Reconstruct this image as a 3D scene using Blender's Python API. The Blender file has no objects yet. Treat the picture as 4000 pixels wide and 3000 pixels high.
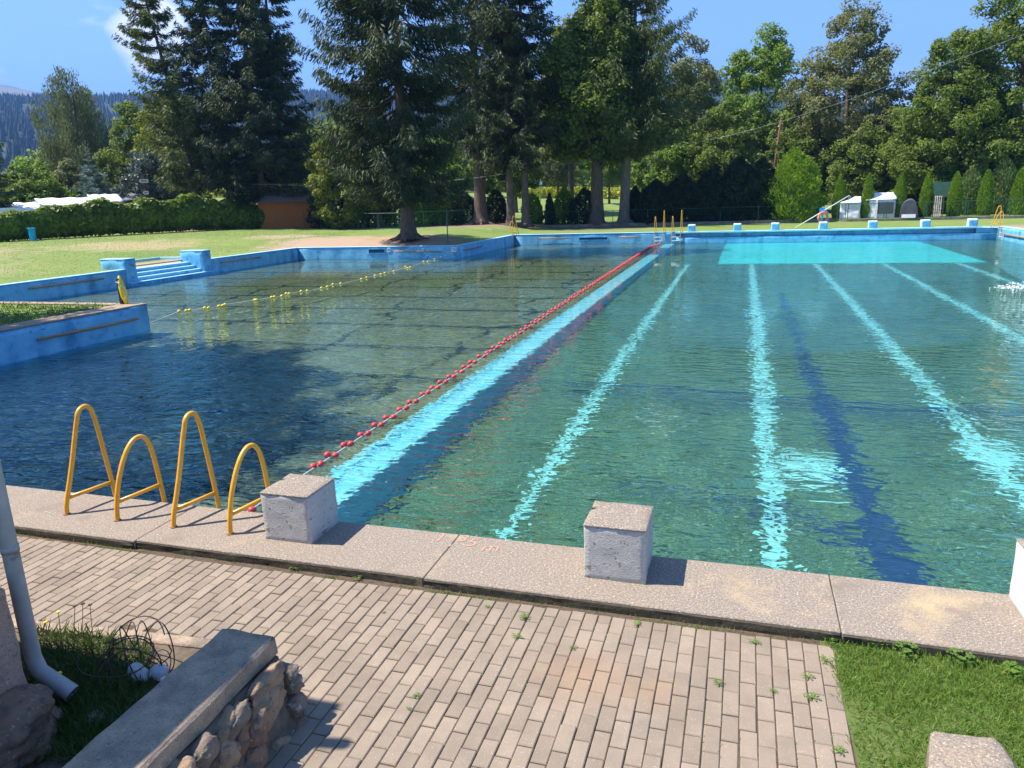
import bpy, bmesh, math, random
import numpy as np
from mathutils import Vector, Matrix
random.seed(7); RNG = np.random.default_rng(11)
SC = bpy.context.scene; COL = SC.collection
R = math.radians
# ---------------------------------------------------------------- camera
F_PX, PITCH, ROLL, YAW, CY, CZ = 2878.6652, 0.2463, 0.0329, -0.3065, -5.2501, 2.7097
fw = Vector((math.sin(YAW)*math.cos(PITCH), math.cos(YAW)*math.cos(PITCH), -math.sin(PITCH)))
r0 = Vector((math.cos(YAW), -math.sin(YAW), 0)); d0 = fw.cross(r0)
rt = math.cos(ROLL)*r0 + math.sin(ROLL)*d0; dn = -math.sin(ROLL)*r0 + math.cos(ROLL)*d0
CAM = Vector((0, CY, CZ))
cd = bpy.data.cameras.new('camera'); co = bpy.data.objects.new('camera', cd); COL.objects.link(co); SC.camera = co
cd.sensor_width = 36; cd.lens = F_PX/4000*36; cd.clip_start = .05; cd.clip_end = 20000
mw = Matrix((( rt.x, -dn.x, -fw.x, CAM.x), (rt.y, -dn.y, -fw.y, CAM.y), (rt.z, -dn.z, -fw.z, CAM.z), (0, 0, 0, 1)))
co.matrix_world = mw
def G(px, py, z=0.):                      # point of the photograph laid on the level z
    r = fw + rt*((px-2000)/F_PX) + dn*((py-1500)/F_PX)
    return CAM + r*((z-CZ)/r.z)
def AZ(px, dist):                         # ground point under photo column px at a horizontal distance
    r = fw + rt*((px-2000)/F_PX) + dn*((760-1500)/F_PX); h = Vector((r.x, r.y)).normalized()
    return CAM.x+h.x*dist, CAM.y+h.y*dist
# ---------------------------------------------------------------- sky and sun
SUN = Vector((-.262, -.05, .42)).normalized()
W = bpy.data.worlds.new('World'); SC.world = W; W.use_nodes = True
nt = W.node_tree; bg = nt.nodes['Background']
sky = nt.nodes.new('ShaderNodeTexSky'); sky.sky_type = 'NISHITA'; sky.sun_disc = False
sky.sun_elevation = math.asin(SUN.z); sky.sun_rotation = math.atan2(SUN.x, SUN.y)
sky.air_density = 1.0; sky.dust_density = .3; sky.ozone_density = 3.0; sky.altitude = 500
hs = nt.nodes.new('ShaderNodeHueSaturation'); hs.inputs['Saturation'].default_value = 1.12; hs.inputs['Value'].default_value = 1.3
nt.links.new(sky.outputs[0], hs.inputs['Color'])
# a few small clouds, fixed in the sky
geo = nt.nodes.new('ShaderNodeTexCoord'); mp = nt.nodes.new('ShaderNodeMapping'); mp.inputs['Scale'].default_value = (6, 6, 14)
nt.links.new(geo.outputs['Generated'], mp.inputs[0])
cn = nt.nodes.new('ShaderNodeTexNoise'); cn.inputs['Scale'].default_value = 1.6; cn.inputs['Detail'].default_value = 7; cn.inputs['Roughness'].default_value = .6
nt.links.new(mp.outputs[0], cn.inputs['Vector'])
def cloud_spot(px, py, rad, amt):
    r = (fw + rt*((px-2000)/F_PX) + dn*((py-1500)/F_PX)).normalized()
    d = nt.nodes.new('ShaderNodeVectorMath'); d.operation = 'DOT_PRODUCT'; d.inputs[1].default_value = r
    n = nt.nodes.new('ShaderNodeVectorMath'); n.operation = 'NORMALIZE'; nt.links.new(geo.outputs['Generated'], n.inputs[0]); nt.links.new(n.outputs[0], d.inputs[0])
    m = nt.nodes.new('ShaderNodeMapRange'); m.inputs['From Min'].default_value = math.cos(rad); m.inputs['From Max'].default_value = 1
    m.inputs['To Max'].default_value = amt; nt.links.new(d.outputs['Value'], m.inputs[0]); return m.outputs[0]
acc = None
for px, py, rad, amt in ((565, 175, .042, .60), (625, 88, .036, .62), (300, -10, .07, .20), (-900, 300, .3, .2), (5200, 200, .3, .2)):
    s = cloud_spot(px, py, rad, amt)
    if acc is None: acc = s
    else:
        a = nt.nodes.new('ShaderNodeMath'); a.operation = 'ADD'; nt.links.new(acc, a.inputs[0]); nt.links.new(s, a.inputs[1]); acc = a.outputs[0]
a = nt.nodes.new('ShaderNodeMath'); a.operation = 'ADD'; nt.links.new(acc, a.inputs[0]); nt.links.new(cn.outputs[0], a.inputs[1])
mr = nt.nodes.new('ShaderNodeMapRange'); mr.inputs['From Min'].default_value = .70; mr.inputs['From Max'].default_value = .95; mr.clamp = True
nt.links.new(a.outputs[0], mr.inputs[0])
mx = nt.nodes.new('ShaderNodeMix'); mx.data_type = 'RGBA'; mx.inputs['B'].default_value = (9.5, 9.6, 9.8, 1)
nt.links.new(mr.outputs[0], mx.inputs['Factor']); nt.links.new(hs.outputs[0], mx.inputs['A']); nt.links.new(mx.outputs['Result'], bg.inputs[0])
bg.inputs[1].default_value = .09
sl = bpy.data.lights.new('sun', 'SUN'); sl.energy = 5.0; sl.angle = R(.5); sl.color = (1, .93, .835)
so = bpy.data.objects.new('sun', sl); COL.objects.link(so); so.rotation_euler = SUN.to_track_quat('Z', 'Y').to_euler()
so.location = (-20, -5, 40); sl.cycles.is_caustics_light = True
SC.view_settings.view_transform = 'Standard'; SC.view_settings.look = 'None'; SC.view_settings.exposure = 1.25; SC.view_settings.gamma = 1
SC.cycles.max_bounces = 8; SC.cycles.transparent_max_bounces = 8; SC.cycles.transmission_bounces = 6; SC.cycles.glossy_bounces = 3; SC.cycles.diffuse_bounces = 2
SC.cycles.caustics_reflective = False; SC.cycles.use_denoising = True
# ---------------------------------------------------------------- helpers
def link(o, parent=None):
    COL.objects.link(o)
    if parent is not None: o.parent = parent
    return o
def tag(o, label=None, cat=None, group=None, kind=None):
    if label: o['label'] = label
    if cat: o['category'] = cat
    if group: o['group'] = group
    if kind: o['kind'] = kind
    return o
def empty(name, loc, rz=0., label=None, cat=None, group=None):
    o = bpy.data.objects.new(name, None); COL.objects.link(o); o.empty_display_size = .3
    o.location = loc; o.rotation_euler = (0, 0, rz); return tag(o, label, cat, group)
def copy_tree(o, parent=None):
    c = o.copy(); COL.objects.link(c); c.parent = parent
    for ch in [x for x in bpy.data.objects if x.parent == o]: copy_tree(ch, c)
    return c
class MB:
    def __init__(s): s.v = []; s.f = []
    def add(s, vs, fs):
        b = len(s.v); s.v += [tuple(v) for v in vs]; s.f += [tuple(i+b for i in f) for f in fs]; return s
    def box(s, x0, y0, z0, x1, y1, z1, M=None):
        vs = [Vector(p) for p in ((x0,y0,z0),(x1,y0,z0),(x1,y1,z0),(x0,y1,z0),(x0,y0,z1),(x1,y0,z1),(x1,y1,z1),(x0,y1,z1))]
        if M is not None: vs = [M @ v for v in vs]
        return s.add(vs, [(3,2,1,0),(4,5,6,7),(0,1,5,4),(1,2,6,5),(2,3,7,6),(3,0,4,7)])
    def quad(s, a, b, c, d): return s.add([a, b, c, d], [(0, 1, 2, 3)])
    def tube(s, pts, rad, n=8, cap=True):
        pts = [Vector(p) for p in pts]; rs = rad if isinstance(rad, (list, tuple)) else [rad]*len(pts)
        vs = []; fs = []; up = None
        for i, p in enumerate(pts):
            t = (pts[min(i+1, len(pts)-1)]-pts[max(i-1, 0)])
            t = t.normalized() if t.length > 1e-9 else Vector((0, 0, 1))
            if up is None: up = t.orthogonal().normalized()
            up = (up - t*up.dot(t)); up = up.normalized() if up.length > 1e-6 else t.orthogonal().normalized()
            sd = t.cross(up)
            for k in range(n):
                a = 2*math.pi*k/n; vs.append(p+(up*math.cos(a)+sd*math.sin(a))*rs[i])
        for i in range(len(pts)-1):
            for k in range(n): fs.append((i*n+k, i*n+(k+1) % n, (i+1)*n+(k+1) % n, (i+1)*n+k))
        if cap: fs.append(tuple(range(n-1, -1, -1))); fs.append(tuple((len(pts)-1)*n+k for k in range(n)))
        return s.add(vs, fs)
    def lathe(s, prof, n=16, c=(0, 0, 0)):
        vs = []; fs = []; c = Vector(c)
        for r, z in prof:
            for k in range(n): vs.append(c+Vector((r*math.cos(2*math.pi*k/n), r*math.sin(2*math.pi*k/n), z)))
        for i in range(len(prof)-1):
            for k in range(n): fs.append((i*n+k, i*n+(k+1) % n, (i+1)*n+(k+1) % n, (i+1)*n+k))
        fs.append(tuple(range(n-1, -1, -1))); fs.append(tuple((len(prof)-1)*n+k for k in range(n)))
        return s.add(vs, fs)
    def build(s, name, m, parent=None, smooth=False, bevel=0., seg=1):
        me = bpy.data.meshes.new(name); me.from_pydata(s.v, [], s.f)
        if m is not None: me.materials.append(m)
        me.validate()
        bm = bmesh.new(); bm.from_mesh(me); bmesh.ops.recalc_face_normals(bm, faces=bm.faces)
        if bevel: bmesh.ops.bevel(bm, geom=[e for e in bm.edges if e.calc_face_angle(0) > .5], offset=bevel, segments=seg, affect='EDGES')
        bm.to_mesh(me); bm.free()
        if smooth: me.polygons.foreach_set('use_smooth', [True]*len(me.polygons))
        return link(bpy.data.objects.new(name, me), parent)
def rough_mesh(name, mb, m, parent=None, cuts=3, amp=.01, sc=6., bevel=.01, smooth=True, seed=0):
    """box-like thing subdivided and weathered by noise"""
    o = mb.build(name, m, parent, bevel=bevel); me = o.data; bm = bmesh.new(); bm.from_mesh(me)
    bmesh.ops.triangulate(bm, faces=[f for f in bm.faces if len(f.verts) > 4])
    bmesh.ops.subdivide_edges(bm, edges=bm.edges[:], cuts=cuts, use_grid_fill=True)
    from mathutils import noise
    bm.normal_update()
    for v in bm.verts: v.co += v.normal*amp*(noise.fractal(v.co*sc+Vector((seed, 0, 0)), 1, 2, 4))
    bm.to_mesh(me); bm.free()
    if smooth: me.polygons.foreach_set('use_smooth', [True]*len(me.polygons))
    return o
def blob(name, m, parent, loc, size, amp=.18, sc=1.2, sub=3, rot=(0, 0, 0), seed=0, boxy=0):
    from mathutils import noise, Euler
    bm = bmesh.new(); bmesh.ops.create_icosphere(bm, subdivisions=sub, radius=1)
    E = Euler(rot).to_matrix()
    for v in bm.verts:
        if boxy: v.co = Vector([math.copysign(abs(q)**boxy, q) for q in v.co])
        d = 1+amp*noise.fractal(v.co*sc+Vector((seed*7.3, 0, 0)), .9, 2, 4)
        d += amp*.16*noise.fractal(v.co*sc*5+Vector((seed, 3, 0)), .8, 2, 3)
        c = Vector((v.co.x*size[0], v.co.y*size[1], v.co.z*size[2]))*d; v.co = E @ c
    me = bpy.data.meshes.new(name); bm.to_mesh(me); bm.free(); me.materials.append(m)
    me.polygons.foreach_set('use_smooth', [True]*len(me.polygons))
    o = bpy.data.objects.new(name, me); link(o, parent); o.location = loc; return o
# ---------------------------------------------------------------- materials
def mat(name, c1, c2=None, sc=4., rough=.8, bump=0., bsc=None, detail=6, spots=None, metal=0., coat=0., stretch=(1, 1, 1), spec=.4, dist=.01, contrast=(.35, .65), coord='Object'):
    m = bpy.data.materials.new(name); m.use_nodes = True; t = m.node_tree; b = t.nodes['Principled BSDF']
    b.inputs['Roughness'].default_value = rough; b.inputs['Metallic'].default_value = metal; b.inputs['Specular IOR Level'].default_value = spec
    b.inputs['Coat Weight'].default_value = coat
    b.inputs['Base Color'].default_value = (*c1, 1)
    tc = t.nodes.new('ShaderNodeTexCoord'); mp = t.nodes.new('ShaderNodeMapping'); mp.inputs['Scale'].default_value = stretch
    t.links.new(tc.outputs[coord], mp.inputs[0]); out = None
    if c2 is not None:
        n = t.nodes.new('ShaderNodeTexNoise'); n.inputs['Scale'].default_value = sc; n.inputs['Detail'].default_value = detail; n.inputs['Roughness'].default_value = .6
        t.links.new(mp.outputs[0], n.inputs['Vector'])
        r = t.nodes.new('ShaderNodeMapRange'); r.inputs['From Min'].default_value = contrast[0]; r.inputs['From Max'].default_value = contrast[1]; t.links.new(n.outputs[0], r.inputs[0])
        x = t.nodes.new('ShaderNodeMix'); x.data_type = 'RGBA'; x.inputs['A'].default_value = (*c1, 1); x.inputs['B'].default_value = (*c2, 1)
        t.links.new(r.outputs[0], x.inputs['Factor']); out = x.outputs['Result']
    for sp in (spots or []):           # (colour, scale, lo, hi)
        n = t.nodes.new('ShaderNodeTexNoise'); n.inputs['Scale'].default_value = sp[1]; n.inputs['Detail'].default_value = 5; n.inputs['Roughness'].default_value = .65
        t.links.new(mp.outputs[0], n.inputs['Vector'])
        r = t.nodes.new('ShaderNodeMapRange'); r.inputs['From Min'].default_value = sp[2]; r.inputs['From Max'].default_value = sp[3]; t.links.new(n.outputs[0], r.inputs[0])
        x = t.nodes.new('ShaderNodeMix'); x.data_type = 'RGBA'; x.inputs['B'].default_value = (*sp[0], 1)
        if out is not None: t.links.new(out, x.inputs['A'])
        else: x.inputs['A'].default_value = (*c1, 1)
        t.links.new(r.outputs[0], x.inputs['Factor']); out = x.outputs['Result']
    if out is not None: t.links.new(out, b.inputs['Base Color'])
    if bump:
        n = t.nodes.new('ShaderNodeTexNoise'); n.inputs['Scale'].default_value = bsc or sc*4; n.inputs['Detail'].default_value = 8; n.inputs['Roughness'].default_value = .65
        t.links.new(mp.outputs[0], n.inputs['Vector'])
        u = t.nodes.new('ShaderNodeBump'); u.inputs['Strength'].default_value = bump; u.inputs['Distance'].default_value = dist
        t.links.new(n.outputs[0], u.inputs['Height']); t.links.new(u.outputs[0], b.inputs['Normal'])
    return m
def leaf_mat(name, a, b_, c=None, trans=.3, rough=.55):
    m = bpy.data.materials.new(name); m.use_nodes = True; t = m.node_tree; t.nodes.clear()
    o = t.nodes.new('ShaderNodeOutputMaterial'); g = t.nodes.new('ShaderNodeNewGeometry'); rp = t.nodes.new('ShaderNodeValToRGB')
    cr = rp.color_ramp; cr.elements[0].color = (*a, 1); cr.elements[1].color = (*b_, 1)
    cr.elements[0].position = .1; cr.elements[1].position = .8
    if c is not None: e = cr.elements.new(.96); e.color = (*c, 1)
    n = t.nodes.new('ShaderNodeTexNoise'); n.inputs['Scale'].default_value = .55; n.inputs['Detail'].default_value = 3
    t.links.new(g.outputs['Position'], n.inputs['Vector'])
    mm = t.nodes.new('ShaderNodeMath'); mm.operation = 'MULTIPLY_ADD'; mm.inputs[1].default_value = .45
    m2 = t.nodes.new('ShaderNodeMath'); m2.operation = 'MULTIPLY'; m2.inputs[1].default_value = .62
    t.links.new(g.outputs['Random Per Island'], mm.inputs[0]); t.links.new(n.outputs[0], m2.inputs[0]); t.links.new(m2.outputs[0], mm.inputs[2])
    sb = t.nodes.new('ShaderNodeMath'); sb.operation = 'SUBTRACT'; sb.inputs[1].default_value = .04
    t.links.new(mm.outputs[0], sb.inputs[0]); t.links.new(sb.outputs[0], rp.inputs[0])
    p = t.nodes.new('ShaderNodeBsdfPrincipled'); p.inputs['Roughness'].default_value = rough; p.inputs['Specular IOR Level'].default_value = .25
    tr = t.nodes.new('ShaderNodeBsdfTranslucent'); ms = t.nodes.new('ShaderNodeMixShader'); ms.inputs[0].default_value = trans
    hv = t.nodes.new('ShaderNodeHueSaturation'); hv.inputs['Value'].default_value = 1.5; hv.inputs['Saturation'].default_value = 1.1; hv.inputs['Hue'].default_value = .48
    t.links.new(rp.outputs[0], hv.inputs['Color']); t.links.new(rp.outputs[0], p.inputs['Base Color']); t.links.new(hv.outputs[0], tr.inputs[0])
    t.links.new(p.outputs[0], ms.inputs[1]); t.links.new(tr.outputs[0], ms.inputs[2]); t.links.new(ms.outputs[0], o.inputs[0])
    return m
bluew = lambda n, c, c2: mat(n, c, c2, 2.2, .55, .5, 14, spots=[((.07, .26, .46), 1.3, .52, .68), ((.13, .19, .20), 5.5, .62, .68), ((.42, .47, .46), 9., .63, .68)], dist=.02)
M = dict(
    blue=bluew('sky_blue_pool_paint', (.12, .42, .68), (.22, .56, .78)),
    blue_top=mat('pale_blue_painted_edge', (.42, .72, .86), (.30, .62, .80), 5, .6, .3, 20, spots=[((.5, .52, .5), 7., .62, .7)]),
    conc=mat('exposed_aggregate_concrete', (.32, .26, .20), (.20, .162, .128), 60, .9, .9, 90, spots=[((.14, .12, .10), 110., .54, .62), ((.58, .50, .40), 65., .58, .66), ((.50, .37, .20), 1.1, .56, .80), ((.20, .16, .125), 1.9, .58, .74)], dist=.006, contrast=(.4, .6)),
    conc2=mat('old_grey_concrete', (.42, .31, .21), (.25, .19, .14), 9, .95, .9, 60, spots=[((.11, .105, .10), 90., .55, .68), ((.52, .47, .40), 70., .62, .7)], dist=.008),
    white_conc=mat('flaking_white_painted_concrete', (.50, .485, .46), (.42, .41, .39), 6, .85, .8, 55, spots=[((.24, .20, .155), 7., .63, .66), ((.16, .145, .12), 38., .60, .66), ((.60, .59, .57), 22., .60, .66)], dist=.008, stretch=(1, 1, 1.6)),
    white=mat('white_paint', (.80, .80, .79), (.70, .71, .70), 8, .7, .3, 50),
    edge_shade=mat('slab_front_shadow_line', (.045, .035, .022), (.09, .075, .05), 18, .95, .8, 60, spots=[((.16, .13, .10), 40., .6, .7)]),  # dark colour carries the shadow line below the coping lip
    yellow=mat('orange_yellow_enamel', (.78, .34, .015), (.86, .42, .025), 14, .35, .25, 30, spots=[((.25, .09, .02), 30., .70, .74)], spec=.6, coat=.2, dist=.003),
    red=mat('red_plastic', (.62, .035, .045), (.72, .07, .07), 8, .4), ropew=mat('white_rope', (.65, .62, .58), (.5, .48, .45), 60, .8),
    yplast=mat('yellow_plastic', (.80, .56, .03), (.82, .62, .06), 10, .45), wood_bar=mat('worn_ochre_wood', (.50, .25, .09), (.38, .20, .09), 12, .7, .3, 30, stretch=(1, 1, 8)),
    rust=mat('rusty_drip', (.2, .1, .05), (.3, .16, .08), 20, .9),
    bark=mat('spruce_bark', (.085, .062, .05), (.15, .115, .09), 3, .95, 1., 14, stretch=(2.5, 2.5, .6), dist=.04),
    bark_l=mat('grey_bark', (.20, .17, .14), (.12, .10, .085), 3, .95, 1., 14, stretch=(2.5, 2.5, .6), dist=.03),
    green_met=mat('dark_green_metal', (.015, .09, .065), (.02, .12, .08), 6, .5), curb=mat('old_curb_concrete', (.24, .22, .18), (.12, .115, .09), 2.5, .95, .7, 25, dist=.02),
    tent=mat('white_tent_fabric', (.78, .80, .84), (.66, .69, .76), 2.2, .8, .5, 4, dist=.06), tent_d=mat('dark_tent_fabric', (.05, .05, .07), (.08, .08, .11), 3, .8),
    tent_g=mat('green_tent_fabric', (.06, .20, .07), (.10, .26, .10), 3, .8), orange=mat('orange_stained_boards', (.42, .14, .03), (.30, .095, .02), 3, .75, .5, 12, stretch=(6, 6, .6), dist=.02),
    roof=mat('weathered_shingle', (.22, .17, .15), (.13, .10, .09), 6, .9, .6, 20), black=mat('black_rubber', (.02, .02, .02), (.03, .03, .03), 5, .6), glass=mat('dark_window_glass', (.03, .04, .05), None, rough=.08, spec=.8),
    carw=mat('white_car_paint', (.72, .74, .77), None, rough=.25, coat=.6), carb=mat('dark_blue_car_paint', (.02, .04, .13), None, rough=.22, coat=.6), grey=mat('galvanised_grey_metal', (.28, .29, .31), (.22, .23, .25), 8, .45, .15, 30, metal=.6),
    pipe=mat('zinc_downpipe', (.42, .39, .36), (.30, .28, .26), 5, .5, .3, 20, metal=.1, spots=[((.20, .18, .16), 9., .6, .7)]), granite=mat('pink_granite', (.52, .31, .22), (.38, .24, .175), 25, .85, .9, 70, spots=[((.13, .11, .10), 80., .56, .64), ((.55, .45, .38), 60., .6, .68)], dist=.006),
    stone_a=mat('brown_field_stone', (.30, .165, .10), (.19, .115, .075), 6, .85, .8, 30, spots=[((.10, .09, .08), 14., .54, .64), ((.40, .32, .24), 35., .6, .68)], dist=.03), stone_b=mat('grey_field_stone', (.25, .19, .145), (.14, .11, .085), 6, .85, .8, 30, spots=[((.38, .34, .29), 22., .56, .66), ((.07, .065, .05), 9., .58, .66)], dist=.03),
    stone_c=mat('tan_field_stone', (.38, .255, .155), (.25, .17, .11), 5, .85, .8, 30, spots=[((.14, .12, .10), 18., .54, .64)], dist=.03), mortar=mat('dirty_mortar', (.17, .13, .095), (.09, .072, .052), 14, .95, .9, 50, dist=.01),
    soil=mat('dry_soil', (.10, .075, .05), (.17, .13, .09), 12, .98, .9, 50, dist=.01), sand=mat('joint_sand', (.13, .09, .06), (.07, .05, .035), 25, .98, .6, 90, spots=[((.07, .10, .03), 5., .62, .7)]),
    binb=mat('bright_blue_plastic', (.01, .33, .75), (.015, .40, .82), 6, .4), lifer=mat('faded_red_ring', (.68, .16, .10), (.75, .24, .17), 8, .6), pole_r=mat('reddish_wood_pole', (.17, .06, .05), (.11, .045, .04), 5, .85, .4, 20),
    wire=mat('rusty_black_wire', (.035, .03, .03), (.07, .045, .035), 20, .7), skin=mat('skin', (.55, .33, .25), (.48, .28, .21), 5, .5), foam=mat('white_water_foam', (.85, .88, .88), (.7, .76, .78), 10, .6),
    clearp=None, brown=mat('dark_brown_wood', (.055, .035, .028), (.09, .06, .045), 6, .8), signw=mat('white_sign_board', (.68, .60, .55), (.6, .53, .48), 5, .7), petal=mat('yellow_petals', (.75, .55, .02), (.8, .62, .05), 10, .6),
    redp=mat('faded_red_paint', (.44, .23, .18), (.38, .26, .20), 55, .95), deadleaf=mat('brown_dead_leaf', (.22, .10, .04), (.3, .15, .06), 12, .7),
)
g = bpy.data.materials.new('clear_plastic'); g.use_nodes = True; b = g.node_tree.nodes['Principled BSDF']; b.inputs['Transmission Weight'].default_value = .55; b.inputs['Roughness'].default_value = .22; b.inputs['IOR'].default_value = 1.3; b.inputs['Base Color'].default_value = (.85, .9, .95, 1); M['clearp'] = g
L = dict(
    spruce=leaf_mat('spruce_needles', (.014, .028, .014), (.065, .095, .026), (.14, .17, .045), .22),
    spruce_l=leaf_mat('light_spruce_needles', (.03, .055, .016), (.12, .155, .034), (.22, .25, .055), .28),
    dark=leaf_mat('dark_thuja', (.008, .018, .010), (.026, .045, .017), (.06, .09, .03), .1),
    thuja=leaf_mat('thuja_green', (.06, .14, .012), (.24, .37, .03), (.38, .50, .07), .25),
    thuja_l=leaf_mat('light_thuja', (.07, .13, .03), (.19, .27, .08), (.27, .36, .11), .15),
    dec=leaf_mat('broad_leaves', (.05, .09, .016), (.18, .25, .045), (.34, .37, .10), .38),
    dec_y=leaf_mat('yellowing_leaves', (.06, .10, .015), (.22, .25, .04), (.40, .38, .07), .35),
    dec_g=leaf_mat('fresh_green_leaves', (.06, .12, .02), (.20, .31, .05), (.32, .44, .10), .4),
    dec_w=leaf_mat('dry_pale_leaves', (.07, .09, .03), (.24, .26, .10), (.52, .46, .29), .36),
    birch=leaf_mat('birch_leaves', (.06, .08, .035), (.19, .22, .09), (.32, .33, .16), .3),
    silver=leaf_mat('silvery_leaves', (.025, .04, .025), (.13, .17, .14), (.30, .35, .30), .15, .4),
    blue=leaf_mat('blue_spruce_needles', (.06, .11, .10), (.21, .30, .26), (.34, .44, .40), .1),
    hedge=leaf_mat('hedge_leaves', (.03, .07, .012), (.22, .31, .04), (.52, .50, .07), .4, .4),
    grass=leaf_mat('grass_blades', (.045, .085, .015), (.13, .20, .04), (.30, .28, .12), .25), grass_d=leaf_mat('long_grass', (.03, .06, .012), (.09, .15, .03), (.16, .22, .06), .25),
    turf=leaf_mat('turf_blades', (.07, .14, .02), (.17, .27, .045), (.36, .34, .14), .3),
    weed=leaf_mat('weed_leaves', (.06, .12, .015), (.15, .26, .04), (.25, .36, .08), .25), wood=leaf_mat('wood_canopy', (.03, .055, .02), (.08, .12, .04), (.13, .17, .06), .2),
    field=leaf_mat('yellow_flowering_field', (.20, .26, .03), (.42, .42, .04), (.62, .55, .05), .2))
# ---------------------------------------------------------------- foliage
def cards(name, P, U, V, m, parent=None, smooth=False):
    """diamond leaves: one quad per leaf, centre P, half axes U and V"""
    n = len(P)
    if n == 0: return None
    vs = np.stack([P-U, P+V, P+U, P-V], 1).reshape(-1, 3).astype(np.float32)
    me = bpy.data.meshes.new(name); me.vertices.add(4*n); me.vertices.foreach_set('co', vs.ravel())
    me.loops.add(4*n); me.loops.foreach_set('vertex_index', np.arange(4*n, dtype=np.int32))
    me.polygons.add(n); me.polygons.foreach_set('loop_start', np.arange(0, 4*n, 4, dtype=np.int32)); me.polygons.foreach_set('loop_total', np.full(n, 4, dtype=np.int32))
    me.update(); me.materials.append(m); return link(bpy.data.objects.new(name, me), parent)
def rdir(n):
    v = RNG.normal(size=(n, 3)); return v/np.linalg.norm(v, axis=1, keepdims=True)
def perp(U, n):
    v = np.cross(U, rdir(n)); return v/np.maximum(np.linalg.norm(v, axis=1, keepdims=True), 1e-6)
def crown_blobs(prof, nclump, rc, nleaf, size, flat=.6, hang=0., off=None, inner=.35):
    """prof [(z, radius)], leaves gathered in clumps through the volume"""
    zs = np.array([p[0] for p in prof]); rs = np.array([p[1] for p in prof])
    zz = np.linspace(zs[0], zs[-1], 200); rr = np.interp(zz, zs, rs); w = rr**1.3+.05; w /= w.sum()
    cz = RNG.choice(zz, nclump, p=w)+RNG.normal(size=nclump)*.2; cr = np.interp(cz, zs, rs)
    th = RNG.uniform(0, 2*np.pi, nclump); lob = 1+.16*np.sin(3*th+cz*.7)+.12*np.sin(5*th-cz*1.3)
    rad = cr*lob*np.sqrt(RNG.uniform(inner**2, 1.0, nclump))
    C = np.stack([rad*np.cos(th), rad*np.sin(th), cz], 1)
    if off is not None: C[:, :2] += np.stack([np.interp(cz, [o[0] for o in off], [o[1] for o in off]), np.zeros(nclump)], 1)
    rcs = rc*RNG.uniform(.55, 1.25, nclump)
    k = RNG.integers(0, nclump, nleaf); d = rdir(nleaf); rr = rcs[k]*RNG.uniform(.2, 1., nleaf)**.5
    P = C[k]+d*rr[:, None]*np.array([1, 1, flat])
    if hang: P[:, 2] -= RNG.exponential(hang, nleaf)
    s = size*RNG.uniform(.6, 1.4, nleaf)
    N = d*.7+rdir(nleaf)*.8+np.array([0, 0, .5]); N /= np.linalg.norm(N, axis=1, keepdims=True)
    U = perp(N, nleaf); V = np.cross(N, U)
    if hang: U = rdir(nleaf)*.35+np.array([0, 0, -1.]); V = perp(U, nleaf)*.6
    return P, U*s[:, None], V*s[:, None]*.62, C
def trunk_limbs(mb, h, r, C, n=10, lean=(0, 0), taper=.35, flare=1.5):
    top = Vector((lean[0], lean[1], h))
    pts = [Vector((lean[0]*(t**1.3), lean[1]*(t**1.3), h*t))+Vector((math.sin(t*7+h), math.cos(t*5+h), 0))*r*.35*t for t in np.linspace(0, 1, 9)]
    rad = [r*(flare if i == 0 else (1-(1-taper)*t)) for i, t in enumerate(np.linspace(0, 1, 9))]
    pts.insert(1, pts[0]+(pts[1]-pts[0])*.18); rad.insert(1, r*1.12)
    mb.tube(pts, rad, 10)
    idx = RNG.choice(len(C), min(n, len(C)), replace=False)
    for i in idx:
        c = Vector(C[i]); z0 = max(h*.25, min(h*.95, c.z-(Vector((c.x, c.y)).length)*.8)); t = z0/h
        a = Vector((lean[0]*(t**1.3), lean[1]*(t**1.3), z0)); m_ = (a+c)/2+Vector((0, 0, -.1*(c-a).length)); rr = r*(1-.6*t)*.42
        mb.tube([a, m_, c], [rr, rr*.65, rr*.2], 6)
def OFF(x, y):      # a horizontal distance turned into depth along the view
    d = Vector((x-CAM.x, y-CAM.y)).normalized(); f = Vector((fw.x, fw.y)).normalized(); return d.dot(f)
def broadleaf(name, px, dist, prof, m, nclump=70, rc=1.1, nleaf=9000, size=.22, tr=.3, label='', cat='tree', group=None, hang=0., off=None, bark='bark', z0=None, lean=(0, 0), limbs=12, th=None, flat=.6, inner=.35, xy=None):
    x, y = xy if xy else AZ(px, dist); kf = OFF(x, y) if xy is None else .96; prof = [(a*.97*kf, b*kf) for a, b in prof]; z = gz(x, y) if z0 is None else z0
    o = empty(name, (x, y, z-.05), -YAW*0, label, cat, group); o.rotation_euler = (0, 0, -math.atan2(x-CAM.x, y-CAM.y))
    P, U, V, C = crown_blobs(prof, int(nclump*1.9), rc*1.0, int(nleaf*2.6), size*.58, .8, hang, off, inner)
    cards('crown', P, U, V, m, o)
    mb = MB(); trunk_limbs(mb, th or prof[-1][0]*.86, tr, C, limbs, lean); mb.build('trunk', M[bark], o, smooth=True)
    return o
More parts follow.
